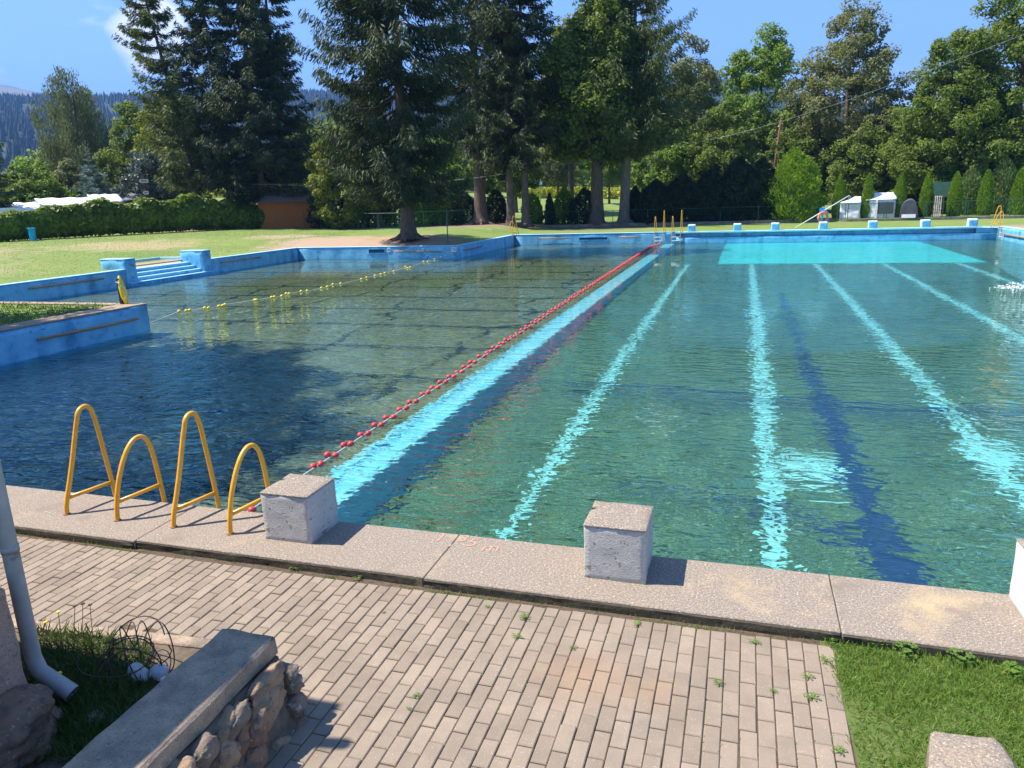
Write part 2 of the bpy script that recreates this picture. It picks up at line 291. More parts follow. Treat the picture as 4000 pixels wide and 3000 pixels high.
def shrub(name, px, dist, prof, m, nleaf=5000, size=.12, label='', cat='shrub', group=None, up=0., noise_=.12, xy=None, lump=0., stem=True):
    """dense bush: leaves near a lumpy surface of revolution"""
    x, y = xy if xy else AZ(px, dist); z = gz(x, y)
    o = empty(name, (x, y, z-.03), 0, label, cat, group)
    zs = np.array([p[0] for p in prof]); rs = np.array([p[1] for p in prof]); zz = np.linspace(zs[0], zs[-1], 200); rr = np.interp(zz, zs, rs)
    w = rr+.04; w /= w.sum(); cz = RNG.choice(zz, nleaf, p=w); cr = np.interp(cz, zs, rs); th = RNG.uniform(0, 2*np.pi, nleaf); ph = RNG.uniform(0, 6, 4)
    lob = 1+(noise_*np.sin(3*th+cz*2.1+ph[0])+noise_*.8*np.sin(5*th-cz*3.3+ph[1])+noise_*.6*np.sin(9*th+cz*6+ph[2])+lump*np.sin(cz*4+2*np.sin(2*th+ph[3])))
    rad = cr*lob*(1-.35*RNG.uniform(0, 1, nleaf)**2)
    P = np.stack([rad*np.cos(th), rad*np.sin(th), cz+RNG.normal(size=nleaf)*size*.5], 1); s = size*RNG.uniform(.6, 1.5, nleaf)
    N = np.stack([np.cos(th), np.sin(th), np.full(nleaf, .35)], 1)+rdir(nleaf)*.8; N /= np.linalg.norm(N, axis=1, keepdims=True)
    if up: U = np.stack([np.cos(th)*.45, np.sin(th)*.45, np.full(nleaf, up)], 1)+rdir(nleaf)*.4; U /= np.linalg.norm(U, axis=1, keepdims=True); V = np.cross(N, U)*.45
    else: U = perp(N, nleaf); V = np.cross(N, U)*.65
    cards('foliage', P, U*s[:, None], V*s[:, None], m, o)
    if stem:
        mb = MB(); H = zs[-1]
        mb.tube([(0, 0, 0), (.02, .01, H*.4), (0, 0, H*.88)], [max(rs)*.12+.02, max(rs)*.08+.015, .01], 7)
        for k in range(5):
            a = k*1.26+ph[0]; z1 = H*(.15+.12*k); r1 = float(np.interp(z1+H*.1, zs, rs))*.7; mb.tube([(0, 0, z1), (r1*.5*math.cos(a), r1*.5*math.sin(a), z1+H*.06), (r1*math.cos(a), r1*math.sin(a), z1+H*.12)], [.03, .02, .008], 5)
        mb.build('stem', M['bark'], o, smooth=True)
    return o
def conifer(name, px, dist, H, z_low, prof, m, tr=.3, label='', group=None, dens=1., droop=.25, upt=.18, drape=.45, size=.3, levels=.5, per=6, xy=None, rel=(0, 0), lean=(0, 0), bark='bark', z0=None, flare=1.9, cat='tree', dead=6):
    """whorled branches with hanging sprays; prof [(t, r)] with t 0 at the lowest branch, 1 at the tip"""
    x, y = xy if xy else AZ(px, dist); z = gz(x, y) if z0 is None else z0
    o = empty(name, (x, y, z-.08), 0, label, cat, group)
    ts = [p[0] for p in prof]; rs = [p[1] for p in prof]; Ps = []; Us = []; Vs = []; mb = MB()
    def axis(zv): t = max(0, zv/H); return np.array([lean[0]*t**1.2, lean[1]*t**1.2, zv])
    n = 12; pts = [axis(H*t) for t in np.linspace(0, 1, n)]; rad = [tr*(1-.93*t) for t in np.linspace(0, 1, n)]; rad[0] = tr*flare
    pts.insert(1, axis(H*.012)); rad.insert(1, tr*1.35); pts.insert(2, axis(H*.035)); rad.insert(2, tr*1.06); mb.tube(pts, rad, 12)
    for k in range(7):      # root buttresses
        a = k*.9+tr; q = tr*(flare+.3+.5*random.random()); mb.tube([(tr*.75*math.cos(a), tr*.75*math.sin(a), tr*1.1), (q*.8*math.cos(a), q*.8*math.sin(a), tr*.25), (q*1.35*math.cos(a), q*1.35*math.sin(a), -.02)], [tr*.28, tr*.24, tr*.08], 6)
    zl = z_low
    while zl < H*.985:
        t = (zl-z_low)/(H-z_low); r = float(np.interp(t, ts, rs)); k = int(per*1.35) if r > 1 else 5
        for j in range(k):
            a = RNG.uniform(0, 2*np.pi); Lb = r*RNG.uniform(.55, 1.12)*(1.18 if RNG.random() < .12 else 1); zb = zl+RNG.uniform(-.18, .18); d = np.array([np.cos(a), np.sin(a), 0.]); b0 = axis(zb)
            dr = droop*(1-t*.9)*Lb-(.25*Lb if t > .85 else 0); nn = max(6, int(Lb*21*dens)); s = RNG.uniform(.12, 1, nn)**.8
            path = lambda q: b0+d*(Lb*q)[:, None]+np.array([0, 0, 1.])*((-dr*np.sin(q*2.2)+upt*Lb*q**3))[:, None]
            q = path(s); side = np.cross(d, [0, 0, 1.]); wsp = Lb*.22*(1-s*.75)*RNG.uniform(-1, 1, nn); c = q+side*wsp[:, None]
            for rep in range(3):
                sz = size*.56*RNG.uniform(.5, 1.5, nn)*(.75 if t > .8 else 1); hang = np.array([0, 0, -1.])*drape*RNG.uniform(.4, 2.4, nn)[:, None]
                U = d*.55+side*(np.sign(wsp)*.55)[:, None]+hang+rdir(nn)*.3; U = U/np.linalg.norm(U, axis=1, keepdims=True)
                Ps.append(c+rdir(nn)*.12*Lb**.5+U*(sz*.5)[:, None]-np.array([0, 0, 1.])*(drape*.35*RNG.uniform(0, 1, nn))[:, None]); Us.append(U*sz[:, None]); Vs.append(perp(U, nn)*sz[:, None]*.17)
            if Lb > 1.2: mb.tube([tuple(v) for v in path(np.array([0, .35, .7, .95]))], [.035+Lb*.008, .03+Lb*.005, .02, .008], 5, cap=False)
        zl += levels*1.55*RNG.uniform(.75, 1.25)
    for k in range(dead):      # bare stubs under the crown
        zb = z_low*RNG.uniform(.55, 1); a = RNG.uniform(0, 6.28); l = RNG.uniform(.3, 1.1); p = axis(zb); mb.tube([p, p+np.array([math.cos(a)*l, math.sin(a)*l, -.1*l])], [.03, .01], 5)
    cards('crown', np.concatenate(Ps), np.concatenate(Us), np.concatenate(Vs), m, o); mb.build('trunk', M[bark], o, smooth=True)
    return o
# ---------------------------------------------------------------- terrain
def S(t): t = min(1., max(0., t)); return t*t*(3-2*t)
X0, X1, YF = -16.9, 15.5, 50.      # main basin
XL, YB0, YB1 = -28.3, 12.4, 38.    # shallow bay on the left
ZW = -.78                          # water level
def gz(x, y):
    r = math.hypot(x, y-CY); az = math.degrees(math.atan2(x, y-CY)); z = 0.
    z += .7*S((-29.5-x)/18)*S((y-2)/12)
    if y > 38: z += .42*S((y-38.6)/3.2)*S((-17.4-x)/3)*(1-S((-29.5-x)/18))
    z += .22*S((y-61.6)/.5)*S((x+22)/4)
    sl = float(np.interp(az, [-60, -45, -36, -25, -12, 0, 10, 40], [.03, .042, .042, .036, .030, .004, 0., 0.]))
    if r > 82: z += (min(r, 260)-82)*sl
    if y < -.72 and abs(x) < 14: z = -.085
    return z
def ridge(az):    # tangent of the skyline seen from the pool
    return float(np.interp(az, [-75, -56, -48, -42, -37, -30, -20, -8, -1, 4, 9, 14, 20, 45], [.108, .110, .109, .116, .123, .118, .118, .118, .120, .092, .075, .058, .05, .05]))
def grid_mesh(name, xs, ys, skip, zf, m):
    idx = {}; vs = []; fs = []
    def vid(i, j):
        if (i, j) not in idx: idx[(i, j)] = len(vs); vs.append((xs[i], ys[j], zf(xs[i], ys[j])))
        return idx[(i, j)]
    for i in range(len(xs)-1):
        for j in range(len(ys)-1):
            if skip((xs[i]+xs[i+1])/2, (ys[j]+ys[j+1])/2): continue
            fs.append((vid(i, j), vid(i+1, j), vid(i+1, j+1), vid(i, j+1)))
    me = bpy.data.meshes.new(name); me.from_pydata(vs, [], fs); me.materials.append(m); me.polygons.foreach_set('use_smooth', [True]*len(fs))
    return link(bpy.data.objects.new(name, me))
CW = .73     # coping width
def in_pool(x, y):
    if X0-.02 < x < X1+.6 and -CW < y < YF+.3: return True
    if XL-.3 < x <= X0 and YB0-.3 < y < YB1+.3: return True
    if XL-1.45 < x <= XL and 23.3 < y < 30.0: return True       # bathing steps
    if X0-.3 < x <= X0 and (y > YB1 and y < YF+.3): return True
    if x < X0 and x > X0-.3 and 0 < y < YB0: return True
    return False
lawn = mat('lawn', (.095, .185, .026), (.20, .24, .055), .18, .95, .9, 9, detail=8, spots=[((.14, .24, .035), 1.3, .48, .62), ((.075, .14, .02), 3.4, .54, .68), ((.22, .25, .07), 7., .58, .68), ((.30, .25, .11), .33, .60, .70), ((.22, .21, .08), 14., .5, .65)], dist=.05)
t = lawn.node_tree      # bare earth round the big trees (worn patches with a place of their own)
bp = t.nodes['Principled BSDF']; src = bp.inputs['Base Color'].links[0].from_socket
gp = t.nodes.new('ShaderNodeNewGeometry')
for (cx, cy, rad, colr) in ((-22.0, 39.6, 4.6, (.36, .235, .15)), (-27.5, 39.4, 4.2, (.36, .25, .17)), (-23.9, 61.5, 6., (.24, .165, .11)), (-33.5, 44.5, 2.8, (.36, .27, .17)), (-40, 36, 4.5, (.32, .27, .13)), (-45, 25, 6, (.30, .26, .12)), (-51, 55.5, 4.5, (.27, .2, .13)), (-12, 60, 5, (.14, .11, .07)), (-38, 18, 6, (.28, .25, .12))):
    d = t.nodes.new('ShaderNodeVectorMath'); d.operation = 'DISTANCE'; d.inputs[1].default_value = (cx, cy, .5); t.links.new(gp.outputs['Position'], d.inputs[0])
    n = t.nodes.new('ShaderNodeTexNoise'); n.inputs['Scale'].default_value = .9; n.inputs['Detail'].default_value = 7; t.links.new(gp.outputs['Position'], n.inputs['Vector'])
    ma = t.nodes.new('ShaderNodeMath'); ma.operation = 'MULTIPLY_ADD'; ma.inputs[1].default_value = rad*1.5; t.links.new(n.outputs[0], ma.inputs[0]); t.links.new(d.outputs['Value'], ma.inputs[2])
    r_ = t.nodes.new('ShaderNodeMapRange'); r_.inputs['From Min'].default_value = rad*1.95; r_.inputs['From Max'].default_value = rad*1.35; t.links.new(ma.outputs[0], r_.inputs[0])
    x_ = t.nodes.new('ShaderNodeMix'); x_.data_type = 'RGBA'; x_.inputs['B'].default_value = (*colr, 1); t.links.new(r_.outputs[0], x_.inputs['Factor']); t.links.new(src, x_.inputs['A']); src = x_.outputs['Result']
t.links.new(src, bp.inputs['Base Color'])
xs = sorted(set([-260, -200, -160, -130, -110, -95, -85] + list(np.arange(-80, -30, 1.25)) + [-30, XL-1.45, XL-.3, XL] + list(np.arange(-27.5, -17.5, 1.25)) + [X0-.3, X0, X0-.02, -14] + list(np.arange(-12.5, 15, 1.25)) + [14.0, X1, X1+.6, 17.5, 19, 21, 24, 28, 33, 40, 50, 62, 80, 110, 150, 200, 260, -18.5]))
ys = sorted(set([-60, -40, -25, -15, -10, -7.5, -5, -3, -1.5, -.755, -CW, 0, 2, 4, 6, 8, 10, YB0-.3, YB0, 14, 16, 18, 20, 22, 23.3, 25, 27, 29, 30.0, 32, 34, 36, YB1, YB1+.3] + list(np.arange(38.9, 49.8, .9)) + [YF, YF+.3] + list(np.arange(51, 61.2, 1.25)) + [61.6, 61.85, 62.1, 63.5, 65, 68, 71, 75, 80, 86, 93, 100, 110, 120, 135, 150, 175, 200, 230, 260]))
tag(grid_mesh('ground', xs, ys, in_pool, gz, lawn), kind='structure')
# hills: one sheet in rings round the valley
hm = mat('forested_hillside', (.016, .032, .018), (.028, .05, .024), .012, .95, 1., .06, detail=12, spots=[((.03, .055, .028), .05, .45, .6), ((.10, .13, .05), .006, .60, .68)], dist=8, coord='Object')
def polar(name, rs, azs, zf, m):
    vs = [(r*math.sin(R(a)), r*math.cos(R(a))+CY, zf(r, a)) for r in rs for a in azs]; n = len(azs)
    fs = [(i*n+j, i*n+j+1, (i+1)*n+j+1, (i+1)*n+j) for i in range(len(rs)-1) for j in range(n-1)]
    me = bpy.data.meshes.new(name); me.from_pydata(vs, [], [f[::-1] for f in fs]); me.materials.append(m); me.polygons.foreach_set('use_smooth', [True]*len(fs)); return link(bpy.data.objects.new(name, me))
from mathutils import noise
def hz(r, a):
    e = ridge(a); R1 = 2100.; z0 = gz(255*math.sin(R(a)), 255*math.cos(R(a))+CY)-3
    base = z0+(e*R1-z0)*S((r-250)/(R1-250))**1.25 if r < R1 else e*R1-(r-R1)*.12
    x, y = r*math.sin(R(a)), r*math.cos(R(a)); k = min(1, max(0, (r-300)/500))
    return base+k*12*noise.fractal(Vector((x/260, y/260, 0)), 1, 2, 5)
tag(polar('hills', [240, 300, 380, 480, 600, 720, 840, 960, 1080, 1200, 1320, 1440, 1560, 1680, 1790, 1880, 1950, 2010, 2060, 2100, 2200, 2500], np.arange(-78, 46, .09), hz, hm), kind='structure')
mm = mat('bare_mountain_slope', (.11, .12, .055), (.20, .18, .09), .0012, .95, .5, .01, detail=9, spots=[((.05, .075, .04), .004, .55, .62), ((.30, .27, .17), .0021, .62, .68)], dist=20)
tag(polar('mountain', [2600, 3200, 4000, 4800, 5400, 5800, 6000, 6400, 7200], np.arange(-85, -30, .5), lambda r, a: (250+(float(np.interp(a, [-85, -60, -52, -49, -46, -43, -38, -30], [.122, .129, .130, .126, .113, .10, .09, .08]))*6000-250)*S((r-2500)/3500)**.8 if r < 6000 else 760-(r-6000)*.3)+25*noise.fractal(Vector((a*.4, r/900, 5)), 1, 2, 4), mm), kind='structure')
# ---------------------------------------------------------------- pool basin
def AY(px, py, Y): r = fw+rt*((px-2000)/F_PX)+dn*((py-1500)/F_PX); return CAM+r*((Y-CAM.y)/r.y)
def AX(px, py, X): r = fw+rt*((px-2000)/F_PX)+dn*((py-1500)/F_PX); return CAM+r*((X-CAM.x)/r.x)
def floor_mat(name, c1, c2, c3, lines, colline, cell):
    m = mat(name, c1, c2, 1.1, .9, .6, 18, spots=[(tuple(q*.55 for q in c1), 22., .50, .60), (c3, 5.5, .52, .62), (tuple(q*1.8 for q in c2), 9., .55, .62), (tuple(q*.35 for q in c1), 7., .54, .62)], dist=.03); t = m.node_tree; b = t.nodes['Principled BSDF']; src = b.inputs['Base Color'].links[0].from_socket  # algae mottling, its contrast raised to stand in for caustic speckle
    g_ = t.nodes.new('ShaderNodeNewGeometry'); n = t.nodes.new('ShaderNodeTexNoise'); n.inputs['Scale'].default_value = .35; n.inputs['Detail'].default_value = 6
    t.links.new(g_.outputs['Position'], n.inputs['Vector']); sx = t.nodes.new('ShaderNodeSeparateXYZ'); t.links.new(g_.outputs['Position'], sx.inputs[0]); sn = t.nodes.new('ShaderNodeSeparateColor'); t.links.new(n.outputs['Color'], sn.inputs[0])
    for ax, per, wob, wd in lines:
        a = t.nodes.new('ShaderNodeMath'); a.operation = 'MULTIPLY_ADD'; a.inputs[1].default_value = wob; t.links.new(sn.outputs[0 if ax == 'X' else 1], a.inputs[0]); t.links.new(sx.outputs[ax], a.inputs[2])
        p_ = t.nodes.new('ShaderNodeMath'); p_.operation = 'PINGPONG'; p_.inputs[1].default_value = per/2; t.links.new(a.outputs[0], p_.inputs[0])
        r_ = t.nodes.new('ShaderNodeMapRange'); r_.inputs['From Min'].default_value = wd; r_.inputs['From Max'].default_value = wd*.5; r_.inputs['To Max'].default_value = .9; t.links.new(p_.outputs[0], r_.inputs[0])
        x_ = t.nodes.new('ShaderNodeMix'); x_.data_type = 'RGBA'; x_.inputs['B'].default_value = (*colline, 1); t.links.new(r_.outputs[0], x_.inputs['Factor']); t.links.new(src, x_.inputs['A']); src = x_.outputs['Result']
    t.links.new(src, b.inputs['Base Color']); return m
fm_d = floor_mat('deep_floor_algae_and_caustic_speckle', (.10, .16, .08), (.19, .27, .14), (.06, .18, .17), [('Y', 9.2, .9, .10)], (.02, .05, .10), 1)
fm_s = floor_mat('shallow_floor_algae_and_caustic_speckle', (.26, .21, .105), (.33, .27, .145), (.21, .19, .095), [('Y', 3.05, .9, .15), ('X', 4.3, 5.2, .12)], (.012, .02, .018), 1)
turq = mat('turquoise_pool_paint', (.10, .78, .66), (.20, .90, .78), 1.5, .7, .4, 20, spots=[((.10, .32, .30), 3., .60, .68)])
turq_l = mat('pale_turquoise_marking', (.36, .76, .70), (.50, .84, .78), 6, .7, .4, 40, spots=[((.14, .34, .26), 7., .54, .62), ((.12, .22, .14), 2.2, .60, .68)])
darkb = mat('dark_blue_streak', (.018, .05, .13), (.03, .08, .17), 5, .8, spots=[((.10, .15, .08), 7., .6, .66)])
ZD, ZS = -2.1, -1.4
XR0, XR1 = -5.45, -4.72      # submerged dividing wall
def receiver(o): o.cycles.is_caustics_receiver = True; return o
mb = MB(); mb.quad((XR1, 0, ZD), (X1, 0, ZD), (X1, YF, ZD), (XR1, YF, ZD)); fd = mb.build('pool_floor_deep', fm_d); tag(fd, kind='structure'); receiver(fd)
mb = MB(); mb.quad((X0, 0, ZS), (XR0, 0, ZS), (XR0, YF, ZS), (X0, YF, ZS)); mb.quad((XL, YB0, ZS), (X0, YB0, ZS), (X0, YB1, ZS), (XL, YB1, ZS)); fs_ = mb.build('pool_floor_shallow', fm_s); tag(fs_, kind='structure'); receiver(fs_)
def ribbon(mb, pts, wds, z, step=.22, jit=.03):
    P = [Vector((*p, 0)) for p in pts]; out = []
    for i in range(len(P)-1):
        n = max(1, int((P[i+1]-P[i]).length/step))
        for k in range(n): t = k/n; out.append((P[i].lerp(P[i+1], t), wds[i]*(1-t)+wds[i+1]*t))
    out.append((P[-1], wds[-1])); vs = []; nn = len(out)
    for i, (p, w_) in enumerate(out):
        d = (out[min(i+1, nn-1)][0]-out[max(i-1, 0)][0]).normalized(); s_ = Vector((-d.y, d.x, 0))
        vs.append(p+s_*(w_/2+random.uniform(-jit, jit))+Vector((0, 0, z))); vs.append(p-s_*(w_/2+random.uniform(-jit, jit))+Vector((0, 0, z)))
    mb.add(vs, [(2*i, 2*i+1, 2*i+3, 2*i+2) for i in range(nn-1)])
mb = MB()
for x0_, x1_, w_ in ((-2.66, -2.76, .19), (.50, .42, .24), (3.63, 3.42, .22), (6.72, 6.5, .22)): ribbon(mb, [(x0_, .25), (x0_*.7+x1_*.3, 10), (x1_, 34.6)], [w_*.8, w_*1.2, w_], ZD+.006, jit=.045)
ribbon(mb, [(9.8, .25), (9.7, 34.6)], [.26, .26], ZD+.006); ribbon(mb, [(12.9, .25), (12.8, 34.6)], [.26, .26], ZD+.006)
ribbon(mb, [(.68, 5.85), (1.72, 5.6)], [1.0, .85], ZD+.010); ribbon(mb, [(3.62, 7.2), (3.75, 6.2)], [.8, .7], ZD+.010)
receiver(tag(mb.build('lane_markings', turq_l), kind='structure'))
mb = MB(); ribbon(mb, [(1.85, .2), (1.78, 2.4), (1.66, 5.2), (1.55, 9), (1.46, 13), (1.4, 24)], [.55, .5, .42, .3, .2, .1], ZD+.014, jit=.09); ribbon(mb, [(.9, .6), (1.2, 1.8), (1.7, 2.6)], [.2, .3, .3], ZD+.018, jit=.08); ribbon(mb, [(-4.6, 9.6), (-1.3, 9.4), (2.3, 8.8), (4.4, 9.0), (9, 9.2)], [.12, .26, .34, .26, .2], ZD+.022, jit=.08); ribbon(mb, [(-1.6, 4.7), (0.4, 4.2), (1.5, 3.7)], [.12, .2, .25], ZD+.026, jit=.06)
receiver(tag(mb.build('floor_streaks', darkb), kind='structure'))  # dark blue streaks laid flat on the deep floor
mb = MB(); mb.box(-1.25, 34.7, ZD-.05, 11.0, YF-.02, ZD+.16); receiver(tag(mb.build('painted_deep_platform', turq, bevel=.02), kind='structure'))
dv = MB().add([(XR0, .02, ZD-.05), (-4.52, .02, ZD-.05), (-4.80, .02, -1.3), (XR0, .02, -1.3), (XR0, YF-.02, ZD-.05), (-4.52, YF-.02, ZD-.05), (-4.80, YF-.02, -1.3), (XR0, YF-.02, -1.3)], [(0, 1, 2, 3), (7, 6, 5, 4), (3, 2, 6, 7), (2, 1, 5, 6), (1, 0, 4, 5), (0, 3, 7, 4)]).build('submerged_divider', mat('bright_turquoise_ledge', (.22, .72, .84), (.50, .90, .92), 3.2, .7, .5, 25, spots=[((.16, .42, .40), 8., .64, .70)]), bevel=.03)
receiver(tag(dv, 'pale turquoise ledge running the length of the pool under the red rope', 'underwater wall'))
def wall(name_label, x0, y0, x1, y1, z0=-2.2, z1=-.03, top=True, mt='blue', tmat='blue_top', over=.015, group='pool walls'):
    o = empty('pool_wall', ((x0+x1)/2, (y0+y1)/2, z0), 0, name_label, 'wall', group)
    ox, oy, oz = o.location
    b_ = rough_mesh('wall_face', MB().box(x0-ox, y0-oy, z0-oz, x1-ox, y1-oy, z1-oz), M[mt], o, cuts=14, amp=.012, sc=1.7, bevel=0); receiver(b_)
    if top: rough_mesh('coping', MB().box(x0-ox-over, y0-oy-over, z1-oz+.002, x1-ox+over, y1-oy+over, z1-oz+.045), M[tmat], o, cuts=10, amp=.008, sc=2.5, bevel=.006)
    return o
def bar(parent, a, b, off, r=.033, m='wood_bar'):
    a = Vector(a)+Vector(off); b = Vector(b)+Vector(off); inv = Vector(parent.location); o = MB().tube([a-inv, b-inv], r, 8).build('grab_bar', M[m], parent, smooth=True)
    n = max(2, int((b-a).length/1.6)+1); k = MB()
    for i in range(n): p = a.lerp(b, (i+.5)/n)-inv; k.tube([p, p-Vector(off)*1.05], .012, 6)
    k.build('bracket', M['grey'], o); return o
# near side wall under the coping
wn = wall('blue painted near wall of the pool below the concrete coping', X0, -.33, X1, 0, z1=-.13, top=False)
# left peninsula
wp = wall('blue pool wall of the grassy peninsula with one long ochre bar', X0-.28, .0, X0, YB0, z1=-.004, top=False); bar(wp, AX(140, 1326, X0), AX(531, 1245, X0), (.07, 0, 0))
wall('rear blue wall of the grassy peninsula, beside the shallow bay', XL-.3, YB0-.28, X0-.28, YB0, z1=-.004, top=False)
pc = rough_mesh('peninsula_kerb', MB().box(X0-.75, 0, .0, X0+.02, YB0+.02, .045).box(X0-6, YB0-.3, .0, X0-.75, YB0+.02, .04), M['conc2'], None, cuts=14, amp=.006, sc=3, bevel=.01); tag(pc, 'pale concrete strip edging the grassy peninsula at the left', 'kerb')
w1 = wall('blue wall of the shallow bay left of the bathing steps with a long bar', XL-.28, YB0, XL, 23.3); bar(w1, AX(110, 1127, XL), AX(402, 1088, XL), (.06, 0, 0))
w2 = wall('blue wall of the shallow bay between the right pier and the corner', XL-.28, 29.45, XL, YB1+.28); bar(w2, AX(859, 1025, XL), AX(1015, 1005, XL), (.06, 0, 0))
w3 = wall('blue end wall of the shallow bay in front of the big spruce', XL, YB1, X0-.0, YB1+.28); bar(w3, AY(1542, 981, YB1), AY(1729, 983, YB1), (0, -.07, 0))
p0, p1 = AY(1441, 974, YB1), AY(1503, 988, YB1); iv = Vector(w3.location)
def niche(parent, a, b, ax='y'):
    iv = Vector(parent.location); mbn = MB(); z0, z1 = b.z-iv.z, a.z-iv.z; x0, x1, y = a.x-iv.x, b.x-iv.x, a.y-iv.y-.012
    mbn.box(x0, y-.03, z1, x1, y+.05, z1+.03); mbn.box(x0, y-.03, z0-.03, x1, y+.05, z0); mbn.box(x0-.03, y-.03, z0-.03, x0, y+.05, z1+.03); mbn.box(x1, y-.03, z0-.03, x1+.03, y+.05, z1+.03)
    f = mbn.build('niche_frame', M['blue'], parent); MB().quad((x0, y-.002, z0), (x1, y-.002, z0), (x1, y-.002, z1), (x0, y-.002, z1)).build('niche_shade_sheet', M['dark_blue'], f)  # flat dark sheet paints the shade inside the niche; no recess is cut
M['dark_blue'] = mat('recess_shade_and_digit_blue', (.008, .06, .14), (.012, .09, .18), 4, .7)  # painted shade for niches and gutter, also the plate digits
niche(w3, p0, p1)
w4 = wall('blue wall running from the bay corner to the far left ladder', X0-.28, YB1+.3, X0, YF); bar(w4, AX(1809, 976, X0), AX(1879, 963, X0), (.06, 0, 0))
XG = AY(2640, 900, YF).x      # where the gutter of the far wall begins
w5 = wall('far blue pool wall with two ochre bars, left of the red rope', X0, YF, XG, YF+.35)
bar(w5, AY(2105, 930, YF), AY(2224, 930, YF), (0, -.08, 0)); bar(w5, AY(2419, 925, YF), AY(2505, 926, YF), (0, -.1, 0)); niche(w5, AY(2263, 928, YF), AY(2372, 936, YF))
w6 = empty('pool_wall', ((XG+X1)/2, YF, -2.2), 0, 'far blue pool wall with a long overflow gutter under the starting blocks', 'wall', 'pool walls')
ox, oy, oz = w6.location
receiver(rough_mesh('wall_face', MB().box(XG-ox, 0, 0, X1-ox, .35, -.40-oz), M['blue'], w6, cuts=18, amp=.014, sc=1.4, bevel=0))
rough_mesh('gutter_back', MB().box(XG-ox, .2, -.398-oz, 14.3-ox, .35, -.10-oz), M['blue'], w6, cuts=10, amp=.02, sc=1.5, bevel=0)
rough_mesh('gutter_end', MB().box(14.3-ox, -.002, -.398-oz, X1-ox, .34, -.10-oz), M['blue'], w6, cuts=2, amp=.01, sc=2, bevel=0)
rough_mesh('coping', MB().box(XG-ox-.01, -.05, -.098-oz, X1-ox, .36, .012-oz), M['blue_top'], w6, cuts=16, amp=.012, sc=2.2, bevel=.01)
MB().box(XG-ox, .02, -.396-oz, 14.3-ox, .2, -.372-oz).build('gutter_shade_strip', M['dark_blue'], w6)  # dark strip puts the shade at the gutter bottom into colour
w7 = wall('sunlit pale blue side wall at the right end of the pool', X1, 0, X1+.35, YF); bar(w7, AX(3923, 914, X1), AX(4010, 928, X1), (-.08, 0, 0))
wk = rough_mesh('side_walkway', MB().box(X1+.37, 20, -.1, X1+2.1, YF+.9, .02), M['conc2'], None, cuts=8, amp=.01, sc=2, bevel=.01); tag(wk, kind='structure')
# depth marks painted on the far corner
def text(name, s, m, loc, size, rot, parent=None, ext=.002, shear=0):
    cu = bpy.data.curves.new(name, 'FONT'); cu.body = s; cu.size = size; cu.extrude = ext; cu.align_x = 'CENTER'; cu.align_y = 'CENTER'; cu.shear = shear; o = bpy.data.objects.new(name, cu); COL.objects.link(o)
    dg = bpy.context.evaluated_depsgraph_get(); me = bpy.data.meshes.new_from_object(o.evaluated_get(dg)); bpy.data.objects.remove(o); me.materials.clear(); me.materials.append(m)
    q = bpy.data.objects.new(name, me); link(q, parent); q.location = Vector(loc)-(Vector(parent.location) if parent else Vector()); q.rotation_euler = rot; return q
for (pa, pb, s) in (((1762, 966), (1783, 984), '175'), ((1512, 968), (1527, 984), '60')):
    a_, b_ = AY(*pa, YB1), AY(*pb, YB1); iv = Vector(w3.location)
    pl = MB().box(a_.x-iv.x, -.025+YB1-iv.y, b_.z-iv.z, b_.x-iv.x, -.012+YB1-iv.y, a_.z-iv.z).build('depth_plate', M['white'], w3); c_ = (a_+b_)/2
    text('plate_digits', s, M['dark_blue'], (c_.x-iv.x, YB1-.03-iv.y, c_.z-iv.z), (a_.z-b_.z)*.72, (R(90), 0, 0), pl) 
# bathing steps and piers
st = empty('bathing_steps', (XL, 26.4, -1.3), 0, 'four broad blue steps with white nosings going down into the bay', 'steps')
for k, (xa, zt) in enumerate(((-29.55, -.10), (-29.2, -.28), (-28.85, -.46), (-28.5, -.64), (-28.15, -.80))):
    b_ = rough_mesh('step', MB().box(xa-XL, 23.35-26.4, 0, XL+.55-XL-.35*(4-k)*0, 29.4-26.4, zt+1.3-.035), M['blue'], st, cuts=5, amp=.004, bevel=0) if False else MB().box(xa-XL, 23.35-26.4, 0, xa-XL+.36, 29.4-26.4, zt+1.3-.035).build('step', M['blue'], st)
    MB().box(xa-XL-.01, 23.36-26.4, zt+1.3-.034, xa-XL+.38, 29.39-26.4, zt+1.3).build('tread', M['blue_top'], b_); receiver(b_)
for ya, yb, lb in ((23.32, 24.0, 'blue concrete pier at the left end of the bathing steps'), (28.75, 29.43, 'blue concrete pier at the right end of the bathing steps')):
    o = empty('step_pier', (XL-.45, (ya+yb)/2, -1.4), 0, lb, 'pier', 'piers beside the bathing steps')
    receiver(rough_mesh('pier_body', MB().box(-1.0, (ya-yb)/2, 0, .47, (yb-ya)/2, 1.4+.47), M['blue'], o, cuts=6, amp=.012, sc=2, bevel=.01)); rough_mesh('pier_top', MB().box(-1.01, (ya-yb)/2-.01, 1.4+.472, .48, (yb-ya)/2+.01, 1.4+.50), M['blue_top'], o, cuts=4, amp=.005, bevel=.005)
fb = empty('foot_bath', (-30.4, 27.2, 0), 0, 'shallow rimmed foot basin on the lawn behind the bathing steps', 'foot bath')
MB().box(-1., -1.8, -.05, .72, 1.8, .012).build('basin_floor', M['conc2'], fb)
mb = MB().box(-1.15, -1.95, -.05, -1.0, 1.95, .16).box(-1.0, -1.95, -.05, .7, -1.8, .15).box(-1.0, 1.8, -.05, .7, 1.95, .15); mb.build('rim', M['blue_top'], fb, bevel=.01)
